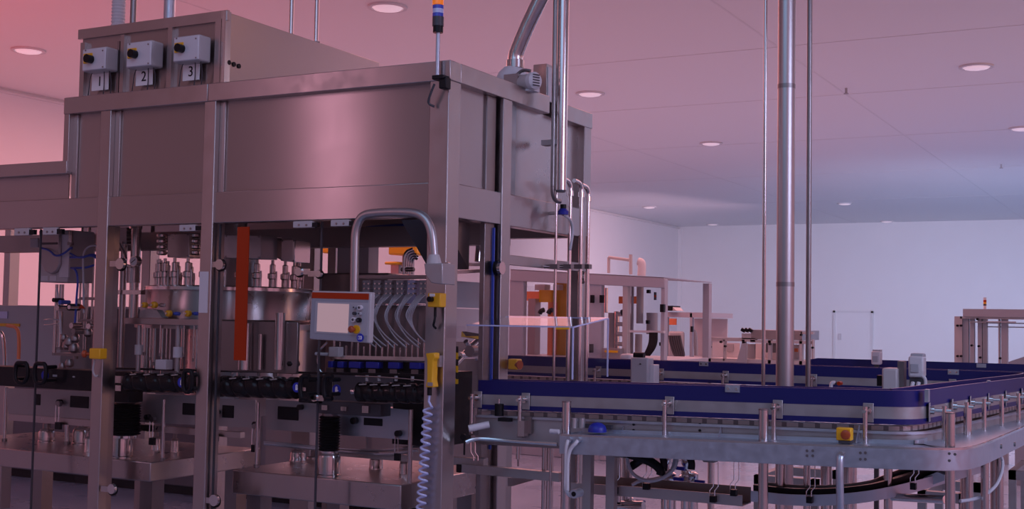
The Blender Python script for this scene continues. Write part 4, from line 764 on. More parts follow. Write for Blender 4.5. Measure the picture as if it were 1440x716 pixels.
def bracket(x, y, n, rod=.17):
    z = zpath(x, y)-.1; n = V3(n); c = V3((x, y, z)); s = n.cross(V3((0, 0, 1)))
    b = part('guide_bracket', MB().bar(c+n*.010, c+n*.016, .046, .085), 'steel_matt', cv, bevel=.002)
    part('bolt', MB().cyl(c+n*.016+V3((0, 0, .01)), c+n*.105+V3((0, 0, .01)), .008), 'steel_bright', b); part('nut', MB().cyl(c+n*.016+V3((0, 0, .01)), c+n*.034+V3((0, 0, .01)), .018), 'steel_bright', b)
    part('clamp_rod', MB().cyl(c+n*.075+V3((0, 0, -rod)), c+n*.075+V3((0, 0, .03)), .011), 'steel_pipe', b); part('rod_foot', MB().bar(c+n*.075+V3((0, 0, -rod)), c+n*.03+V3((0, 0, -rod)), .03, .02), 'steel_dark', b)
for px in (674, 741, 943, 1095, 1222): bracket(nearest(px, 5.62), 5.62, (0, -1, 0))
for y in (5.78, 6.15, 6.5, 6.85, 7.2, 7.55): bracket(min(path, key=lambda p: abs(p.y-y)+(0 if p.x > -1.2 else 9)).x, y, (1, .1, 0))
for px in (842, 930, 1021, 1145, 1340): bracket(nearest(px, 8.7), 8.7, (0, -1, 0), .15)
for px, Y, dy in ((1031, 5.62, 1), (990, 8.7, 1), (1341, 8.7, 1)):      # splice plates on the blue rail
    q = fy(px, 546, Y); z = zpath(q.x, Y); sp_ = part('splice_plate', MB().box((q.x-.035, Y-.012, z-.028), (q.x+.035, Y-.007, z+.006)), 'galvanised', cv)
    for s in (-1, 1): part('rivet', MB().cyl((q.x+s*.02, Y-.015, z-.012), (q.x+s*.02, Y-.011, z-.012), .007, n=10), 'steel_bright', sp_)
for x, y in ((-1.0, 5.70), (-.90, 6.9)): z = 1.315; part('splice_plate', MB().box((x, y-.02, z-.05), (x+.016, y+.02, z+.006)), 'galvanised', cv)
def cleg(px, Y, rpx, c=cv, ytop=None):
    p = fy(px, 650, Y); r = rpx*mpp(p); l = part('leg', MB().cyl((p.x, Y, .04), (p.x, Y, .985), r, n=18), 'steel_pipe', c); part('levelling_foot', MB().lathe((p.x, Y, 0), [(r*1.5, 0), (r*1.5, .012), (r*.5, .02), (r*.5, .04)], n=18), 'black', l)
for px, Y, r in ((1098, 5.72, 7), (1134, 5.75, 4), (1249, 5.72, 6), (568, 5.7, 4), (765, 5.75, 3)): 
    if px > 600: cleg(px, Y, r)
for px in (870, 1000, 1200): cleg(px, 8.77, 5)
for y in (6.6, 7.7): l = part('leg', MB().cyl((-.96, y, .0), (-.96, y, .985), .03, n=18), 'steel_pipe', cv)
for px in (862, 1007): pass
# holes and gussets on the near side plate
for px in (891, 984): 
    for dz in (0, .028): q = fy(px, 597, 5.59); part('plate_hole', MB().cyl((q.x, 5.587, q.z-dz), (q.x, 5.594, q.z-dz), .006, n=10), 'black', cv)
for px in (872, 1010, 1205):
    q = fy(px, 616, 5.55); part('gusset', MB().prism([(q.x, 5.59, q.z-.02), (q.x, 5.59, q.z+.055), (q.x, 5.52, q.z-.02)], (.004, 0, 0)), 'galvanised', cv)
part('motor_knob', MB().vcyl(702, 568, 585, 5.55, 6.5, 16), 'black', cv, label='black knob under the rail'); part('knob_pin', MB().vcyl(702, 561, 569, 5.55, 1.3, 8), 'steel_bright', cv); part('sensor_bar', MB().fbox(700, 588, 717, 593, 5.54, .03), 'black', cv)
part('lever', MB().cyl(fy(659, 603, 5.50), fy(688, 597, 5.56), .018), 'white_plastic', cv, label='white plastic lever')
part('rod_clamp', MB().fbox(728, 592, 737, 614, 5.53, .05), 'steel_pipe', cv); part('rod_clamp', MB().fbox(737, 586, 747, 610, 5.57, .02), 'steel_dark', cv)
# rear conveyor behind the loop
rb = thing('rear_conveyor', 'second dark blue railed conveyor farther back, right of the column', 'conveyor', (fy(1300, 510, 10.2).x, 10.2, 0)); rp = [V3((fy(1150, 508, 10.2).x, 10.2, 1.32)), V3((-.4, 10.2, 1.32)), V3((.6, 10.2, 1.32))]
part('blue_guide', MB().ribbon(rp, -.075, 0, .012), 'blue', rb); part('steel_band', MB().ribbon(rp, -.126, -.075, .008), 'steel_matt', rb); part('blue_guide', MB().ribbon(rp, -.15, -.126, .012), 'blue', rb); part('side_plate', MB().ribbon(rp, -.31, -.18, .004, .02), 'steel_matt', rb); part('slat_chain', MB().ribbon(rp, -.18, -.16, .085, -.06), 'chain_slats', rb)
for k in (.06, .35, .7): p = rp[0].lerp(rp[2], k); part('leg', MB().cyl((p.x, 10.26, 0), (p.x, 10.26, 1.01), .028), 'steel_pipe', rb)
part('end_step', MB().ribbon([rp[0]+V3((-.1, 0, -.02)), rp[0]], -.075, 0, .012), 'blue', rb); q = fy(1380, 514, 10.19); part('splice_plate', MB().box((q.x-.035, 10.185, 1.285), (q.x+.035, 10.195, 1.315)), 'galvanised', rb)
p0 = fy(1168, 537, 9.05); 
# ================================================================== front tray beam on posts
YTF = 5.33
ftp = [fy(x, y, YTF) for x, y in ((788, 611.5), (900, 615.5), (1010, 620), (1150, 626), (1300, 631))]
z_end = ftp[-1].z
rt_ = [fz(1368, 629.5, z_end), fz(1392, 621.5, z_end), fz(1440, 601, z_end)]
tp = ftp+[fz(1345, 631.5, z_end)]+rt_; tp = tp+[tp[-1]+(tp[-1]-tp[-2])*1.6]
tp = [tp[0]]+chaikin(tp[1:], 2)
tr = thing('drip_tray', 'long bright steel drip tray with a rounded corner in front of the conveyor', 'tray', (ftp[0].x, YTF, 0))
part('front_lip', MB().ribbon(tp, -.088, -.006, .006, 0), 'galvanised', tr); part('tray_floor', MB().ribbon(tp, -.010, -.004, .24, -.12), 'galvanised', tr); part('rear_lip', MB().ribbon(tp, -.05, .012, .004, -.238), 'galvanised', tr); part('upper_fold', MB().ribbon(tp, -.006, .003, .012, -.004), 'steel_bright', tr)
part('lower_fold', MB().ribbon(tp, -.090, -.086, .03, -.014), 'galvanised', tr); part('end_plate', MB().box((tp[0].x-.004, YTF, tp[0].z-.088), (tp[0].x, YTF+.24, tp[0].z)), 'galvanised', tr); part('end_stub', MB().hcyl(774, 786, 607, YTF+.06, 3.5), 'white_plastic', tr)
for px, py in ((1135, 634), (1143, 634), (1135, 641), (1143, 641), (1210, 637), (1217, 637), (1210, 646), (1217, 646), (1335, 638), (1343, 639), (1335, 648)): q = fy(px, py, YTF-.003); part('rivet', MB().cyl(q-V3((0, .003, 0)), q+V3((0, .003, 0)), .006, n=10), 'steel_dark', tr)
for px, py in ((1381, 633), (1381, 641), (1408, 622), (1408, 628), (1427, 625)):
    q = fz(px, py, z_end-.03 if py < 634 else z_end-.06); part('rivet', MB().cyl(q-V3((.004, 0, 0)), q+V3((.004, 0, 0)), .010, n=10), 'steel_dark', tr)
def post(px, ytop, Y, rpx):
    a = fy(px, ytop, Y); r = rpx*mpp(a); l = part('post', MB().cyl((a.x, Y, .03), (a.x, Y, a.z), r, n=20), 'steel_pipe', tr); part('post_cap', MB().cyl((a.x, Y, a.z), (a.x, Y, a.z+.006), r*1.02), 'steel_dark', l); part('levelling_foot', MB().cyl((a.x, Y, 0), (a.x, Y, .03), r*1.4), 'black', l)
post(797, 566, YTF+.10, 6.5); post(1074, 577, YTF+.12, 7); post(1336, 582, YTF+.14, 6.8); a = fz(1386, 572, 1.24); 
for px, y, z in ((1386, 572, 1.225), (1411, 650, .98), (1430, 640, .98)):
    a = fz(px, y, z); r = 5.6*mpp(a); l = part('post', MB().cyl((a.x-.08, a.y, .03), (a.x-.08, a.y, z), r, n=18), 'steel_pipe', tr); part('levelling_foot', MB().cyl((a.x-.08, a.y, 0), (a.x-.08, a.y, .03), r*1.4), 'black', l)
for px, Y in ((805, 5.50), (838, 5.56)):                                                # doubled rear posts at the left end
    p = fy(px+20, 650, Y); part('post', MB().box((p.x-.022, Y, 0), (p.x+.022, Y+.04, 1.0)), 'steel_matt', tr)
for px, py, w in ((868, 645, 22), (995, 652, 22), (1220, 655, 22)): q = fy(px, py, YTF+.06); part('hanger_plate', MB().prism([(q.x-.05, q.y, q.z+.05), (q.x+.05, q.y, q.z+.05), (q.x+.03, q.y, q.z+.005), (q.x-.02, q.y, q.z+.005)], (0, .05, 0)), 'steel_dark', tr)
# yellow stop on tray, blue dome
t = thing('stop_switch', 'yellow emergency stop box with a red button on the tray near the right corner', 'emergency stop', fy(1186, 622, YTF+.12)); Yk = YTF+.12
part('box', MB().fbox(1175.5, 602, 1196.5, 620, Yk, .05), 'yellow', t, bevel=.005); q = fy(1190, 611.5, Yk); part('stop_button', MB().lathe(q, [(.010, 0), (.010, .006), (.021, .008), (.021, .016), (.014, .02)], axis=(0, -1, 0), n=20), 'red', t); part('foot', MB().fbox(1179, 620, 1196, 624, Yk, .05), 'dark_grey', t)
q = fy(840, 604, YTF+.14); solo('plastic_dome', MB().lathe((q.x, q.y, q.z-.012), [(.045, 0), (.045, .012), (.038, .03), (.022, .042), (.004, .046)], n=22), 'blue_bright', 'blue plastic dome lying on the tray near its left end', 'dome')
t = thing('hinge_ear', 'pair of small steel ears with dark ends beside the left tray post', 'ears', fy(815, 602, YTF+.12)); part('ear', MB().vcyl(807, 588, 602, YTF+.14, 5, 12), 'steel_matt', t); part('ear', MB().vcyl(818, 588, 602, YTF+.16, 5, 12), 'steel_matt', t); part('cover', MB().fbox(822, 597, 860, 603, YTF+.22, .02), 'dark_grey', t)
# white conduits at the left tray end
t = thing('conduit', 'pair of white cable conduits bending down from the left end of the tray', 'conduit', fy(800, 690, YTF-.03)); Yw = YTF-.03
for pts in ([(799, 619, YTF), (798, 622, Yw), (796, 630, Yw), (796, 660, Yw), (795, 688, Yw), (800, 697, Yw+.02), (808, 698, Yw+.04)], [(812, 619, YTF), (811, 622, Yw), (802, 631, Yw), (798, 645, Yw), (798, 690, Yw)]): part('tube', MB().ftube(pts, .009, 10), 'white_plastic', t)
for px in (799.5, 812): part('gland', MB().ycyl(px, 619, YTF-.02, .025, 4, 14), 'galvanised', t)
part('open_end', MB().ycyl(806.5, 695, Yw-.04, .07, 6.3, 18), 'galvanised', t); part('bore', MB().ycyl(806.5, 695, Yw-.042, .004, 3.5, 16), 'black', t)
t = thing('conduit', 'white conduit hose dropping from the tray below the yellow stop box', 'conduit', fy(1181, 710, YTF-.01)); part('tube', MB().ftube([(1182, 640, YTF+.0), (1181, 646, YTF-.02), (1181, 680, YTF-.02), (1182, 730, YTF)], .016, 12), 'galvanised', t); part('gland', MB().ycyl(1182, 639, YTF-.02, .025, 4, 14), 'steel_bright', t)
solo('thin_cable', MB().tube([fz(1391, 633, 1.03), fz(1402, 636, 1.02), fz(1410, 645, .98), fz(1410, 662, .93), fz(1402, 682, .87), fz(1388, 695, .83), fz(1372, 702, .8), fz(1350, 705, .8)], .008, 8, 2), 'tube_clear', 'thin pale cable looping down at the right corner of the tray', 'cable')
# ------------------------------------------------------------------ lower cable trough with clips and cables
Yl = 5.62
ct = thing('cable_trough', 'lower steel cable trough hung under the left part of the tray', 'cable tray', fy(900, 700, Yl))
lp = [fy(x, y, Yl) for x, y in ((803, 679), (900, 685), (1044, 697))]; part('front_lip', MB().ribbon(lp, -.05, 0, .005), 'steel_matt', ct); part('trough_floor', MB().ribbon(lp, -.05, -.046, .13, -.065), 'steel_dark', ct); part('rear_lip', MB().ribbon(lp, -.05, .025, .005, -.13), 'steel_dark', ct); part('rear_arm', MB().bar(fy(808, 693, Yl-.05), fy(848, 688, Yl+.3), .03, .03), 'steel_matt', ct)
ct2 = thing('cable_trough', 'curved steel cable trough with a black cable rising to the right corner', 'cable tray', fy(1200, 700, Yl))
lp2 = [fy(1056, 690, Yl), fy(1120, 697, Yl), fy(1200, 694, Yl), fy(1262, 683, Yl+.05), fy(1316, 668, Yl+.25), fy(1380, 650, Yl+.75)]; lp2 = chaikin(lp2, 2)
part('front_lip', MB().ribbon(lp2, -.05, 0, .005), 'galvanised', ct2); part('trough_floor', MB().ribbon(lp2, -.05, -.046, .12, -.06), 'steel_dark', ct2); part('rear_lip', MB().ribbon(lp2, -.05, .03, .005, -.12), 'steel_dark', ct2)
t = solo('flat_cable', MB().ribbon(lp2, -.02, .022, .03, -.05), 'black', 'thick black cable lying in the curved trough', 'cable')
part('cover_plate', MB().prism([fy(x, y, Yl+.25) for x, y in ((1270, 683), (1318, 664), (1328, 668), (1328, 676), (1290, 690))], (0, .1, 0)), 'galvanised', ct2)
for ctx, xs in ((ct, (862, 907, 1001)), (ct2, (1030, 1137, 1283))):
    for px in xs:
        y1 = {862: 690, 907: 684, 1001: 702, 1030: 693, 1137: 703, 1283: 684}[px]; y0 = y1-52; Yw = Yl-.02
        part('hanger_wire', MB().ftube([(px+2, y0, Yw), (px+2, y1-18, Yw), (px-3, y1-12, Yw), (px-3, y1, Yw)], .0026, 6, 0), 'steel_bright', ctx); part('hanger_wire', MB().ftube([(px+9, y0, Yw), (px+9, y1-18, Yw), (px+4, y1-12, Yw), (px+4, y1, Yw)], .0026, 6, 0), 'steel_bright', ctx)
        part('clip', MB().fbox(px-3.5, y1-4, px+4.5, y1+5, Yl-.03, .03), 'black', ctx, label='black clip')
t = thing('black_hose_loop', 'thick black hoses and a grey cable loop hanging under the tray', 'hoses', fy(905, 650, 5.6))
part('hose', MB().ftube([(870, 636, 5.6), (890, 640, 5.58), (905, 645, 5.58), (920, 652, 5.58), (930, 662, 5.58), (929, 668, 5.58)], .022, 10), 'black', t); part('hose', MB().ftube([(910, 640, 5.6), (900, 648, 5.6), (888, 656, 5.62)], .02, 10), 'black', t); part('hose', MB().ftube([(932, 644, 5.6), (934, 652, 5.6), (933, 662, 5.6)], .018, 8), 'black', t); part('hose', MB().ftube([(962, 640, 5.6), (970, 643, 5.6), (973, 652, 5.6), (972, 660, 5.6)], .018, 8), 'black', t)
part('cable_loop', MB().ftube([(882, 636, 5.58), (883, 655, 5.58), (892, 670, 5.58), (912, 678, 5.57), (935, 672, 5.57), (950, 658, 5.57), (953, 640, 5.58)], .009, 8), 'grey_paint', t); part('cable_loop', MB().ftube([(889, 682, 5.6), (900, 676, 5.6), (925, 674, 5.6), (945, 664, 5.6), (950, 640, 5.6)], .008, 8), 'grey_paint', t)
# valve station below
Yv = 5.95
VL = [(937, 648, 921, 933, 655, 'steel valve with a blue lever under the tray, leftmost upper one'), (965, 650, 951, 963, 658, 'steel valve with a blue lever under the tray, upper right one'), (944, 672, 947, 961, 673, 'steel valve with a blue lever under the tray, lower middle one'), (975, 672, 977, 991, 677, 'steel valve with a blue lever under the tray, lower right one'), (884, 706, 895, 907, 705, 'steel valve with a blue lever low at the bottom edge')]
for i, (px, py, h0, h1, hy, lb) in enumerate(VL):
    a = fy(px, py, Yv); w = mpp(a); t = thing('ball_valve', lb, 'valve', (a.x, Yv, 0)); part('pipe', MB().cyl((a.x, Yv, 0), (a.x, Yv, a.z-.04), 7*w, n=16), 'steel_bright', t); part('union', MB().lathe((a.x, Yv, a.z-.10), [(7*w, 0), (10*w, .008), (10*w, .03), (5*w, .045), (5*w, .08), (7*w, .09), (7*w, .12), (3*w, .13)], n=18), 'steel_bright', t)
    A = fy(h0, hy, Yv-.04); B = fy(h1, hy+1.5, Yv-.04); part('lever', MB().bar(A, B, .018, .018), 'blue_bright', t, label='blue lever', bevel=.003); part('lever_arm', MB().bar((a.x, Yv-.03, A.z), A.lerp(B, .5), .012, .005), 'steel_bright', t)
t = thing('pipe_stub', 'vertical pipes under the tray left of the blue levers', 'pipes', fy(875, 700, 5.8))
for px, r, y1 in ((870, 3.5, 706), (883, 6, 720)): part('pipe', MB().vcyl(px, 632, y1, 5.8+(.1 if px > 875 else 0), r, 14), 'steel_pipe', t)
part('foot_joint', MB().vcyl(870, 704, 709, 5.8, 2.5, 10), 'black', t); part('pipe_body', MB().cyl(fy(855, 713, 5.85), fy(905, 713, 5.85), .03), 'steel_bright', t)
# left part between machine and tray: lower beam, curved rail, stand
t = thing('support_bar', 'low steel bar between the machine and the left tray post', 'bar', fy(720, 670, 5.72)); A = fy(648, 658, 5.72); B = fy(789, 671, 5.72)
part('beam', MB().bar(A, B, .05, .045), 'steel_matt', t); part('beam_end', MB().vcyl(646, 653, 664, 5.70, 4.5, 14), 'black', t); part('beam_plate', MB().prism([fy(x, y, 5.85) for x, y in ((714, 672), (762, 672), (720, 684), (714, 684))], (0, .02, 0)), 'steel_beam', t); part('upper_beam', MB().bar(fy(632, 648, 5.75), fy(683, 650, 5.75), .05, .04), 'steel_matt', t)
t = thing('curved_rail', 'thin curved rail under the side plate left of the tray', 'rail', fy(720, 622, 5.5)); part('rail', MB().ftube([(655, 622, 5.45), (665, 618, 5.47), (680, 617, 5.5), (720, 621, 5.52), (784, 625, 5.52)], .010, 8), 'steel_bright', t); part('ring', MB().ycyl(651, 615, 5.44, .02, 4.5, 16), 'black', t); part('pin', MB().vcyl(653, 622, 640, 5.45, 1.4, 8), 'black', t)
for px, lb in ((662, 'thin wire hanger nearest the corner post'), (668, 'thin wire hanger second from the corner post')):
    solo('wire_hanger', MB().ftube([(px, 622, 5.5), (px, 636, 5.5), (px+4, 642, 5.5), (px+4, 648, 5.5)], .0035, 6, 0), 'steel_bright', lb, 'wire')
t = thing('support_stand', 'dark square steel stand under the side of the machine', 'stand', (fy(693, 650, 5.98).x, 5.98, 0)); A = fy(685, 600, 5.98); B = fy(712, 600, 5.98)
part('profile', MB().box((A.x, 5.98, 0), (A.lerp(B, .45).x, 6.05, 1.0)), 'steel_dark', t); part('profile', MB().box((A.lerp(B, .5).x, 5.98, 0), (B.x, 6.05, 1.0)), 'steel_matt', t); part('clamp_disc', MB().ycyl(690, 685, 5.95, .03, 6, 18), 'steel_pipe', t)
t = thing('spindle', 'adjusting spindle hanging under the conveyor side plate', 'spindle', fy(728, 655, 5.6)); part('sleeve', MB().vcyl(728.5, 622, 646, 5.62, 3, 12), 'steel_pipe', t); part('screw', MB().vcyl(728.5, 646, 656, 5.62, 1.2, 8), 'steel_dark', t)
for px, y1, Y, lb in ((775, 720, 5.7, 'thin upright rod left of the left tray post'), (771, 662, 6.3, 'short dark rod seen behind the left tray post')): upright_z(px, 625, Y, 2.2, 0, lb)
# frames on the floor behind the tray
def floor_frame(lb, px0, px1, py, Y, d, legs=2, h=None):
    a, b = fy(px0, py, Y), fy(px1, py, Y); t = thing('floor_frame', lb, 'stand', ((a.x+b.x)/2, Y, 0)); z = h or a.z
    part('top_bar', MB().box((a.x, Y, z-.05), (b.x, Y+.05, z)), 'steel_matt', t); part('rear_bar', MB().box((a.x, Y+d, z-.05), (b.x, Y+d+.05, z)), 'steel_matt', t)
    for x in (a.x, b.x-.04):
        for y in (Y, Y+d): part('leg', MB().box((x, y, 0), (x+.04, y+.04, z)), 'steel_matt', t)
    part('side_bar', MB().box((a.x, Y, z-.05), (a.x+.04, Y+d, z)), 'steel_matt', t); return t
floor_frame('square steel floor frame under the tray right of the front post', 1060, 1150, 668, 7.0, .5)
floor_frame('steel floor frame behind the right corner post', 1418, 1480, 662, 7.6, .6)
floor_frame('pale steel floor frame seen below the curved trough', 1290, 1360, 690, 6.6, .5)
for px, lb in ((1162, 'slim steel stand tube right of the front tray post'), (1192, 'slim steel stand tube behind the white conduit'), (1360, 'slim pale stand tube left of the right corner post')):
    p = fy(px, 680, 6.3); t = thing('stand_tube', lb, 'stand', (p.x, 6.3, 0)); part('tube', MB().cyl((p.x, 6.3, 0), (p.x, 6.3, 1.02), .028, n=16), 'steel_pipe', t); part('foot', MB().cyl((p.x, 6.3, 0), (p.x, 6.3, .02), .05), 'black', t)
solo('cross_tube', MB().cyl(fy(1256, 699, 5.72), fy(1330, 703, 5.5), .018), 'steel_bright', 'horizontal steel tube between two posts near the right corner', 'tube')
# clear guard tunnel over the conveyor
gt = thing('guard_tunnel', 'clear plastic guard tunnel over the conveyor beside the machine', 'guard', fy(740, 540, 5.54)); Yf, Yb_ = 5.50, 5.92
xl, xr = X1+.01, fy(806, 461, Yf).x; z_f = fy(740, 459, Yf).z; z_b = fy(740, 446, Yb_).z; zb2 = fy(760, 532, Yf).z
xr2 = fy(855, 460, Yb_).x
part('front_sheet', MB().box((xl, Yf, zb2), (xr, Yf+.005, z_f)), 'plastic_clear', gt); part('top_sheet', MB().prism([(xl, Yf, z_f), (xr, Yf, z_f), (xr2, Yb_, z_b), (xl, Yb_, z_b)], (0, 0, .005)), 'plastic_clear', gt); part('end_sheet', MB().prism([(xr, Yf, z_f), (xr2, Yb_, z_b), (xr2, Yb_, zb2), (xr, Yf, zb2)], (.005, 0, 0)), 'plastic_clear', gt); part('rear_sheet', MB().box((xl, Yb_, zb2), (xr2, Yb_+.005, z_b)), 'plastic_clear', gt)
for nm, a, b in (('edge_front', (xl, Yf, z_f), (xr, Yf, z_f)), ('edge_rear', (xl, Yb_, z_b), (xr2, Yb_, z_b)), ('edge_top', (xr, Yf, z_f), (xr2, Yb_, z_b)), ('edge_upright', (xr, Yf, zb2), (xr, Yf, z_f)), ('edge_upright', (xr2, Yb_, zb2), (xr2, Yb_, z_b))): part(nm, MB().bar(a, b, .007, .007), 'beacon_clear', gt)
A = fy(782, 462, Yf-.01); B = fy(800, 462, Yf-.01); part('yellow_clip', MB().bar(A, B, .012, .010), 'yellow', gt, label='yellow clip on the edge'); 
q = fx(638, 467, X1+.05); part('corner_block', MB().box((X1+.008, q.y, q.z-.03), (X1+.07, q.y+.08, q.z+.03)), 'plastic_clear', gt)
# sensors and boxes on the conveyors
def sbox(lb, x0, y0, x1, y1, Y, d, m, name='sensor_box', cat='sensor', zb_=None, cover=None):
    a = fy((x0+x1)/2, y1, Y); t = thing(name, lb, cat, (a.x, Y, a.z)); part('housing', MB().fbox(x0, y0, x1, y1, Y, d), m, t, bevel=.012)
    return t
t = sbox('grey metal box with a white side on the rear conveyor run left of the column', 886, 503, 911, 542, 8.45, .12, 'grey_paint', 'motor_box', 'box'); part('side_cover', MB().fbox(911, 513, 920, 541, 8.5, .1), 'white_plastic', t, bevel=.004); part('roller', MB().hcyl(892, 906, 500, 8.5, 4.5), 'black', t); part('hole', MB().ycyl(900, 512, 8.44, .01, 1, 8), 'black', t); part('stand', MB().fbox(892, 541, 905, 560, 8.5, .05), 'steel_dark', t)
t = sbox('large white sensor with a grey window standing behind the front rail corner', 1277, 501, 1299, 531, 7.6, .09, 'white_plastic'); part('window', MB().fbox(1280, 512, 1292, 524, 7.59, .012), 'grey_paint', t, bevel=.003); part('top_cap', MB().fbox(1280, 497, 1299, 504, 7.62, .07), 'grey_paint', t, bevel=.008); part('bracket', MB().fbox(1279, 530, 1299, 552, 7.62, .06), 'dark_grey', t); part('cable', MB().ftube([(1296, 528, 7.58), (1302, 533, 7.58), (1301, 545, 7.58)], .01), 'white_plastic', t); part('cable', MB().ftube([(1284, 538, 7.58), (1282, 546, 7.56), (1276, 552, 7.55)], .012).ftube([(1292, 538, 7.58), (1290, 547, 7.56), (1285, 553, 7.55)], .012), 'white_plastic', t)
t = sbox('small white sensor with a grey window on the rear conveyor', 1225, 494, 1238, 513, 10.0, .08, 'white_plastic'); part('window', MB().fbox(1227, 501, 1234, 509, 9.99, .012), 'grey_paint', t); part('top_cap', MB().fbox(1227, 492, 1238, 496, 10.02, .06), 'grey_paint', t); part('foot', MB().fbox(1229, 512, 1235, 780, 10.03, .04), 'dark_grey', t)
t = sbox('rounded grey motor box behind the front rail left of the white sensor', 1240, 518, 1262, 556, 7.6, .16, 'box_grey', 'motor_box', 'box'); part('side_post', MB().fbox(1262, 508, 1271, 556, 7.65, .08), 'steel_dark', t); part('knob', MB().fbox(1233, 528, 1240, 543, 7.68, .06), 'black', t)
t = thing('photo_sensor', 'tiny orange tipped sensor with a white cable behind the front rail right of the column', 'sensor', fy(1180, 545, 8.3)); part('tip', MB().ycyl(1179.5, 539.5, 8.2, .06, 2.8, 14), 'orange', t); part('body', MB().hcyl(1174, 1178, 539, 8.24, 2.3), 'dark_grey', t); part('cable', MB().ftube([(1174, 538, 8.24), (1169, 538, 8.22), (1168, 550, 8.22)], .012), 'white_plastic', t)
# ================================================================== machines farther back
def frame_box(t, x0, x1, y0, y1, z0, z1, w, m):
    for x in (x0, x1-w):
        for y in (y0, y1-w): part('post', MB().box((x, y, z0), (x+w, y+w, z1)), m, t, bevel=.006)
YM = 13.0
a = fy(718, 374, YM); b = fy(934, 390, YM); tz = fy(830, 378, YM).z; X_l, X_r = a.x, b.x
lm = thing('labelling_machine', 'white framed labelling machine with clear panels standing behind the filling machine', 'machine', ((X_l+X_r)/2, YM, 0))
ze = fy(934, 390, YM).z
part('top_beam', MB().prism([(X_l, YM, tz-.14), (X_r, YM, ze-.12), (X_r, YM, ze), (X_l, YM, tz)], (0, .1, 0)), 'white_paint', lm, bevel=.005)
part('top_cover', MB().prism([(X_l, YM, tz-.01), (X_r, YM, ze-.01), (X_r, YM, ze), (X_l, YM, tz)], (0, 1.6, 0)), 'white_paint', lm)
def fpost(x0, x1, nm='post', m='white_paint', Y=YM+.012, zt=None): A = fy(x0, 450, Y); B = fy(x1, 450, Y); part(nm, MB().box((A.x, Y, 0), (B.x, Y+.1, zt or ze-.02)), m, lm, bevel=.005)
fpost(828, 845); fpost(929, 934.5); fpost(716, 735); fpost(875, 882, m='box_grey')
part('rear_post', MB().box((X_r-.08, YM+1.5, 0), (X_r, YM+1.6, ze-.02)), 'white_paint', lm); part('rear_post', MB().box((X_l, YM+1.5, 0), (X_l+.08, YM+1.6, ze-.02)), 'white_paint', lm)
part('base_cabinet', MB().box((X_l, YM+.02, 0), (X_r, YM+1.6, fy(880, 505, YM).z)), 'white_paint', lm, bevel=.01)
for x0, x1 in ((735, 828), (845, 875), (882, 929)): A = fy(x0, 450, YM); B = fy(x1, 450, YM); part('clear_panel', MB().box((A.x, YM+.03, 1.0), (B.x, YM+.036, ze-.10)), 'glass', lm)
for x0, y0, x1, y1 in ((830, 415, 833.5, 426), (843, 415, 847.5, 426), (928, 428, 933.5, 439), (828.5, 484, 832, 496)): part('handle', MB().fbox(x0, y0, x1, y1, YM-.05, .05), 'black', lm, label='black handle')
part('orange_band', MB().fbox(870, 417, 880, 427, YM+1.3, .02).fbox(883, 417, 899, 427, YM+1.3, .02), 'orange_far', lm, label='orange band inside'); part('orange_band', MB().fbox(718, 410, 762, 423, YM+.8, .02), 'orange_far', lm, label='orange band inside')
for x0, x1, y0, y1, m, nm in ((752, 766, 400, 408, 'white_plastic', 'label_panel'), (778, 786, 400, 408, 'white_plastic', 'label_panel'), (758, 776, 408, 425, 'yellow', 'yellow_column'), (782, 796, 396, 500, 'yellow', 'yellow_column'), (806, 812, 395, 498, 'yellow', 'yellow_column'), (742, 752, 420, 500, 'steel_matt', 'dark_column'), (770, 776, 425, 500, 'orange_far', 'copper_column')):
    part(nm, MB().fbox(x0, y0, x1, y1, YM+.5+(x0 % 7)*.03, .15), m, lm)
for px in (761, 773): part('black_bend', MB().ftube([(px-2, 441, YM+.4), (px, 437, YM+.4), (px+4, 436, YM+.4)], .03), 'black', lm)
for px, y0, y1, r, m in ((860, 440, 500, 5, 'box_grey'), (867, 438, 505, 4, 'steel_bright'), (852, 405, 440, 3, 'steel_bright'), (900, 398, 455, 5, 'box_grey'), (898, 470, 505, 5, 'box_grey'), (917, 440, 470, 8, 'grey_paint'), (889, 400, 500, 2, 'grey_paint')): part('column', MB().vcyl(px, y0, y1, YM+.5, r, 14), m, lm)
for i in range(5): part('joint', MB().hcyl(868, 876, 442+14*i, YM+.42, 3), 'white_plastic', lm)
part('black_bend', MB().ftube([(874, 440, YM+.3), (881, 438, YM+.3), (884, 444, YM+.3), (882, 500, YM+.3)], .035), 'dark_grey', lm)
for px, py in ((911, 410), (910, 453), (929, 484)): part('clip', MB().fbox(px-2, py-2.5, px+2, py+2.5, YM+.2, .05), 'black', lm)
part('indicator', MB().fbox(919.5, 411, 922, 422, YM+.3, .03), 'dark_grey', lm); part('indicator_lamp', MB().fbox(920, 415, 922, 418, YM+.29, .02), 'orange', lm)
part('tray', MB().fbox(846, 490, 872, 504, YM-.1, .1), 'steel_matt', lm); part('tray_edge', MB().fbox(850, 493, 868, 496, YM-.12, .02), 'yellow', lm)
for i in range(5):
    k = i*2.4; part('cable', MB().ftube([(914+k, 468, YM-.1), (914+k, 480, YM-.12), (911+k, 490, YM-.14), (906+k*.7, 500, YM-.14)], .013), 'black', lm)
part('cable_plate', MB().fbox(885, 465, 933, 468, YM-.06, .06), 'white_plastic', lm)
part('roof_rail', MB().cyl(fy(856, 362, YM+.6), fy(887, 366, YM+.6), .018).cyl(fy(856, 362, YM+.6), fy(856, 384, YM+.6), .018).cyl(fy(887, 358, YM+.6), fy(887, 386, YM+.6), .02), 'box_grey', lm); part('roof_duct', MB().ftube([(902, 388, YM+.7), (903, 376, YM+.7), (902, 369, YM+.7), (898, 368, YM+.7)], .05, 12), 'white_plastic', lm)
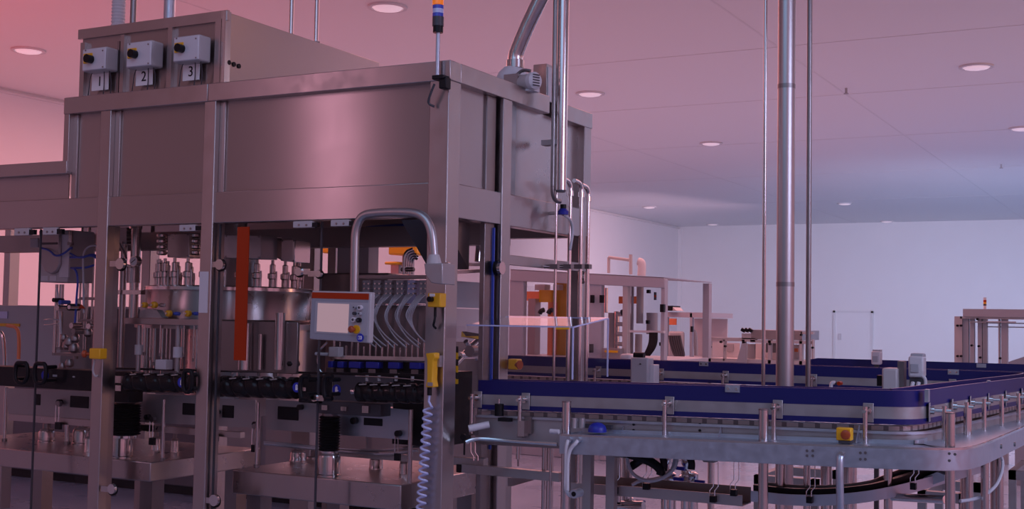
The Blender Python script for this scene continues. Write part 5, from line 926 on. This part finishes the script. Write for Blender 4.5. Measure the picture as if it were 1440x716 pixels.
t = boxm('white_device', 'small white device standing behind the conveyor left of the grey metal box', 'device', 871, 498, 886, 506, 9.6, .15, 'white_plastic', bevel=.02); q = fy(878, 506, 9.65); part('stand', MB().cyl((q.x, 9.67, 0), (q.x, 9.67, q.z), .02), 'steel_pipe', t)
# second white machine
YN = 16.5; A = fy(934, 437, YN); B = fy(992, 441, YN)
wm = thing('packing_machine', 'lower white machine with clear panels right of the labelling machine', 'machine', ((A.x+B.x)/2, YN, 0))
part('top_beam', MB().box((A.x, YN, A.z-.09), (B.x, YN+1.2, A.z-.02)), 'white_paint', wm)
for x0, x1 in ((934, 938), (970, 973), (989, 992)): P0 = fy(x0, 470, YN); P1 = fy(x1, 470, YN); part('post', MB().box((P0.x, YN, 0), (P1.x, YN+.08, A.z-.03)), 'white_paint', wm)
part('base_cabinet', MB().box((A.x, YN+.02, 0), (B.x, YN+1.2, fy(960, 503, YN).z)), 'white_paint', wm); part('rear_sheet', MB().box((A.x+.05, YN+1.1, 1.0), (B.x-.05, YN+1.12, A.z-.1)), 'white_plastic', wm)
for x0, x1 in ((938, 970), (973, 989)): P0 = fy(x0, 470, YN); P1 = fy(x1, 470, YN); part('clear_panel', MB().box((P0.x, YN+.03, 1.0), (P1.x, YN+.036, A.z-.1)), 'glass', wm)
for x0, y0, x1, y1 in ((971, 459, 973.5, 467), (989, 459, 992, 467)): part('handle', MB().fbox(x0, y0, x1, y1, YN-.05, .05), 'black', wm)
part('orange_band', MB().fbox(937, 448, 951, 457, YN+.5, .02), 'orange_far', wm); part('black_bend', MB().ftube([(974, 466, YN+.2), (978, 467, YN+.2), (979, 500, YN+.2)], .03), 'grey_paint', wm)
for i in range(6): k = i*3; part('cable', MB().ftube([(941+k, 472, YN-.2), (943+k, 484, YN-.2), (947+k, 497, YN-.2), (952+k*.6, 504, YN-.2)], .016), 'dark_grey', wm)
part('cable_box', MB().fbox(939, 466, 960, 503, YN-.1, .1), 'grey_paint', wm, bevel=.03)
part('camera_box', MB().fbox(937, 430, 946, 437, YN-.1, .3), 'black', wm); part('camera_hood', MB().prism([fy(x, y, YN-.1) for x, y in ((944, 430), (951, 437), (944, 437))], (0, .3, 0)), 'box_grey', wm)
# frame conveyor with the steel box (behind the column)
YK = 15.0
fm = thing('steel_frame_machine', 'low grey framed machine with a steel box on top behind the column', 'machine', (fy(1070, 480, YK).x, YK, 0))
def fbx(nm, x0, y0, x1, y1, Y, d, m, lb=None): part(nm, MB().fbox(x0, y0, x1, y1, Y, d), m, fm, label=lb)
fbx('steel_box', 1056, 464.5, 1128, 478, YK, .8, 'steel_beam', 'grey steel box'); fbx('top_bar', 996, 475, 1062, 480, YK, .1, 'box_grey'); fbx('top_bar', 1055, 479, 1142, 483, YK, .1, 'box_grey')
for x0, x1 in ((996, 999), (1017, 1019), (1043, 1047), (1080, 1084), (1124, 1128), (1141, 1143.5)): P0 = fy(x0, 480, YK); P1 = fy(x1, 480, YK); part('post', MB().box((P0.x, YK, 0), (P1.x, YK+.08, P0.z+.02)), 'box_grey', fm)
fbx('rear_sheet', 1000, 482, 1040, 507, YK+.6, .02, 'white_plastic'); fbx('label', 1022, 484, 1031, 494, YK+.58, .02, 'grey_paint'); fbx('dark_panel', 1051, 484, 1061, 507, YK+.3, .05, 'grey_paint'); fbx('rear_sheet', 1062, 484, 1124, 508, YK+.7, .02, 'white_plastic'); fbx('hanging_box', 1077, 482, 1092, 496, YK+.2, .2, 'steel_dark'); fbx('orange_label', 1117, 490, 1122, 495, YK+.5, .02, 'orange_far'); fbx('base_beam', 996, 506, 1143, 512, YK, .7, 'box_grey'); fbx('motor', 1043, 469, 1056, 477, YK, .3, 'box_grey')
for i in range(3): part('black_clip', MB().bar(fy(1043+5*i, 463, YK), fy(1048+5*i, 466, YK), .05, .04), 'black', fm)
for px, py in ((998, 488), (1019, 487), (1013, 481), (1045, 482), (1142, 489), (1082, 484), (1126, 471)): part('knob', MB().ycyl(px, py, YK-.05, .05, 1.6, 10), 'black', fm)
for x0, x1, y0, y1 in ((1126, 1143, 467, 470),): fbx('rail', x0, y0, x1, y1, YK, .1, 'box_grey')
part('skirt', MB().prism([fy(x, y, YK-.1) for x, y in ((960, 508), (1036, 508), (1043, 483), (1049, 483), (1049, 512), (960, 512))], (0, .05, 0)), 'grey_paint', fm)
# far right frame with beacon
YO = 15.5
om = thing('portal_frame', 'grey open steel frame machine at the right edge with a tiny signal tower', 'machine', (fy(1400, 480, YO).x, YO, 0))
def obx(nm, x0, y0, x1, y1, Y, d, m): part(nm, MB().fbox(x0, y0, x1, y1, Y, d), m, om)
obx('top_beam', 1354, 435, 1475, 446, YO, .5, 'grey_paint'); obx('under_beam', 1350, 446, 1475, 449, YO+.02, .4, 'box_grey')
for x0, x1, m in ((1342, 1347, 'box_grey'), (1348, 1351, 'box_grey'), (1352, 1361, 'grey_paint'), (1363, 1369, 'grey_paint'), (1374, 1380, 'grey_paint'), (1381, 1387, 'steel_matt'), (1403, 1405, 'box_grey'), (1407, 1416, 'grey_paint'), (1455, 1463, 'grey_paint')):
    P0 = fy(x0, 480, YO); P1 = fy(x1, 480, YO); part('post', MB().box((P0.x, YO+.05, 0), (P1.x, YO+.15, fy(x0, 446, YO).z)), m, om)
obx('left_panel', 1342, 445, 1353, 511, YO+.02, .02, 'box_grey')
for y in (454, 459.5): obx('rail', 1387, y, 1475, y+1.6, YO+.1, .05, 'steel_matt')
obx('rail', 1363, 452, 1387, 454, YO-.02, .05, 'steel_matt'); obx('rail', 1387, 452, 1428, 453.5, YO-.02, .05, 'box_grey')
for px, py in ((1346, 458), (1351, 458), (1346, 501), (1351, 501), (1374, 449), (1378, 503), (1406, 504), (1366, 486), (1376, 487)): part('knob', MB().ycyl(px, py, YO-.05, .06, 1.6, 10), 'black', om)
b1 = part('signal_pole', MB().vcyl(1385, 429, 436, YO+.2, 2, 12), 'white_plastic', om)
for y0, y1, m in ((418.5, 422, 'white_plastic'), (422, 425, 'orange'), (425, 427.5, 'yellow'), (427.5, 430, 'dark_grey')): part('signal_lamp', MB().vcyl(1385, y0, y1, YO+.2, 2.1, 12), m, om)
solo('machine_cover', MB().prism([fy(x, y, 13.5) for x, y in ((1418, 509), (1442, 501), (1475, 499), (1475, 513), (1418, 513))], (0, 1.0, 0)).box((fy(1425, 510, 13.5).x, 13.6, 0), (fy(1470, 510, 13.5).x, 14.3, fy(1440, 512, 13.5).z)), 'grey_paint', 'sloping grey machine cover at the right edge behind the rear conveyor', 'machine')
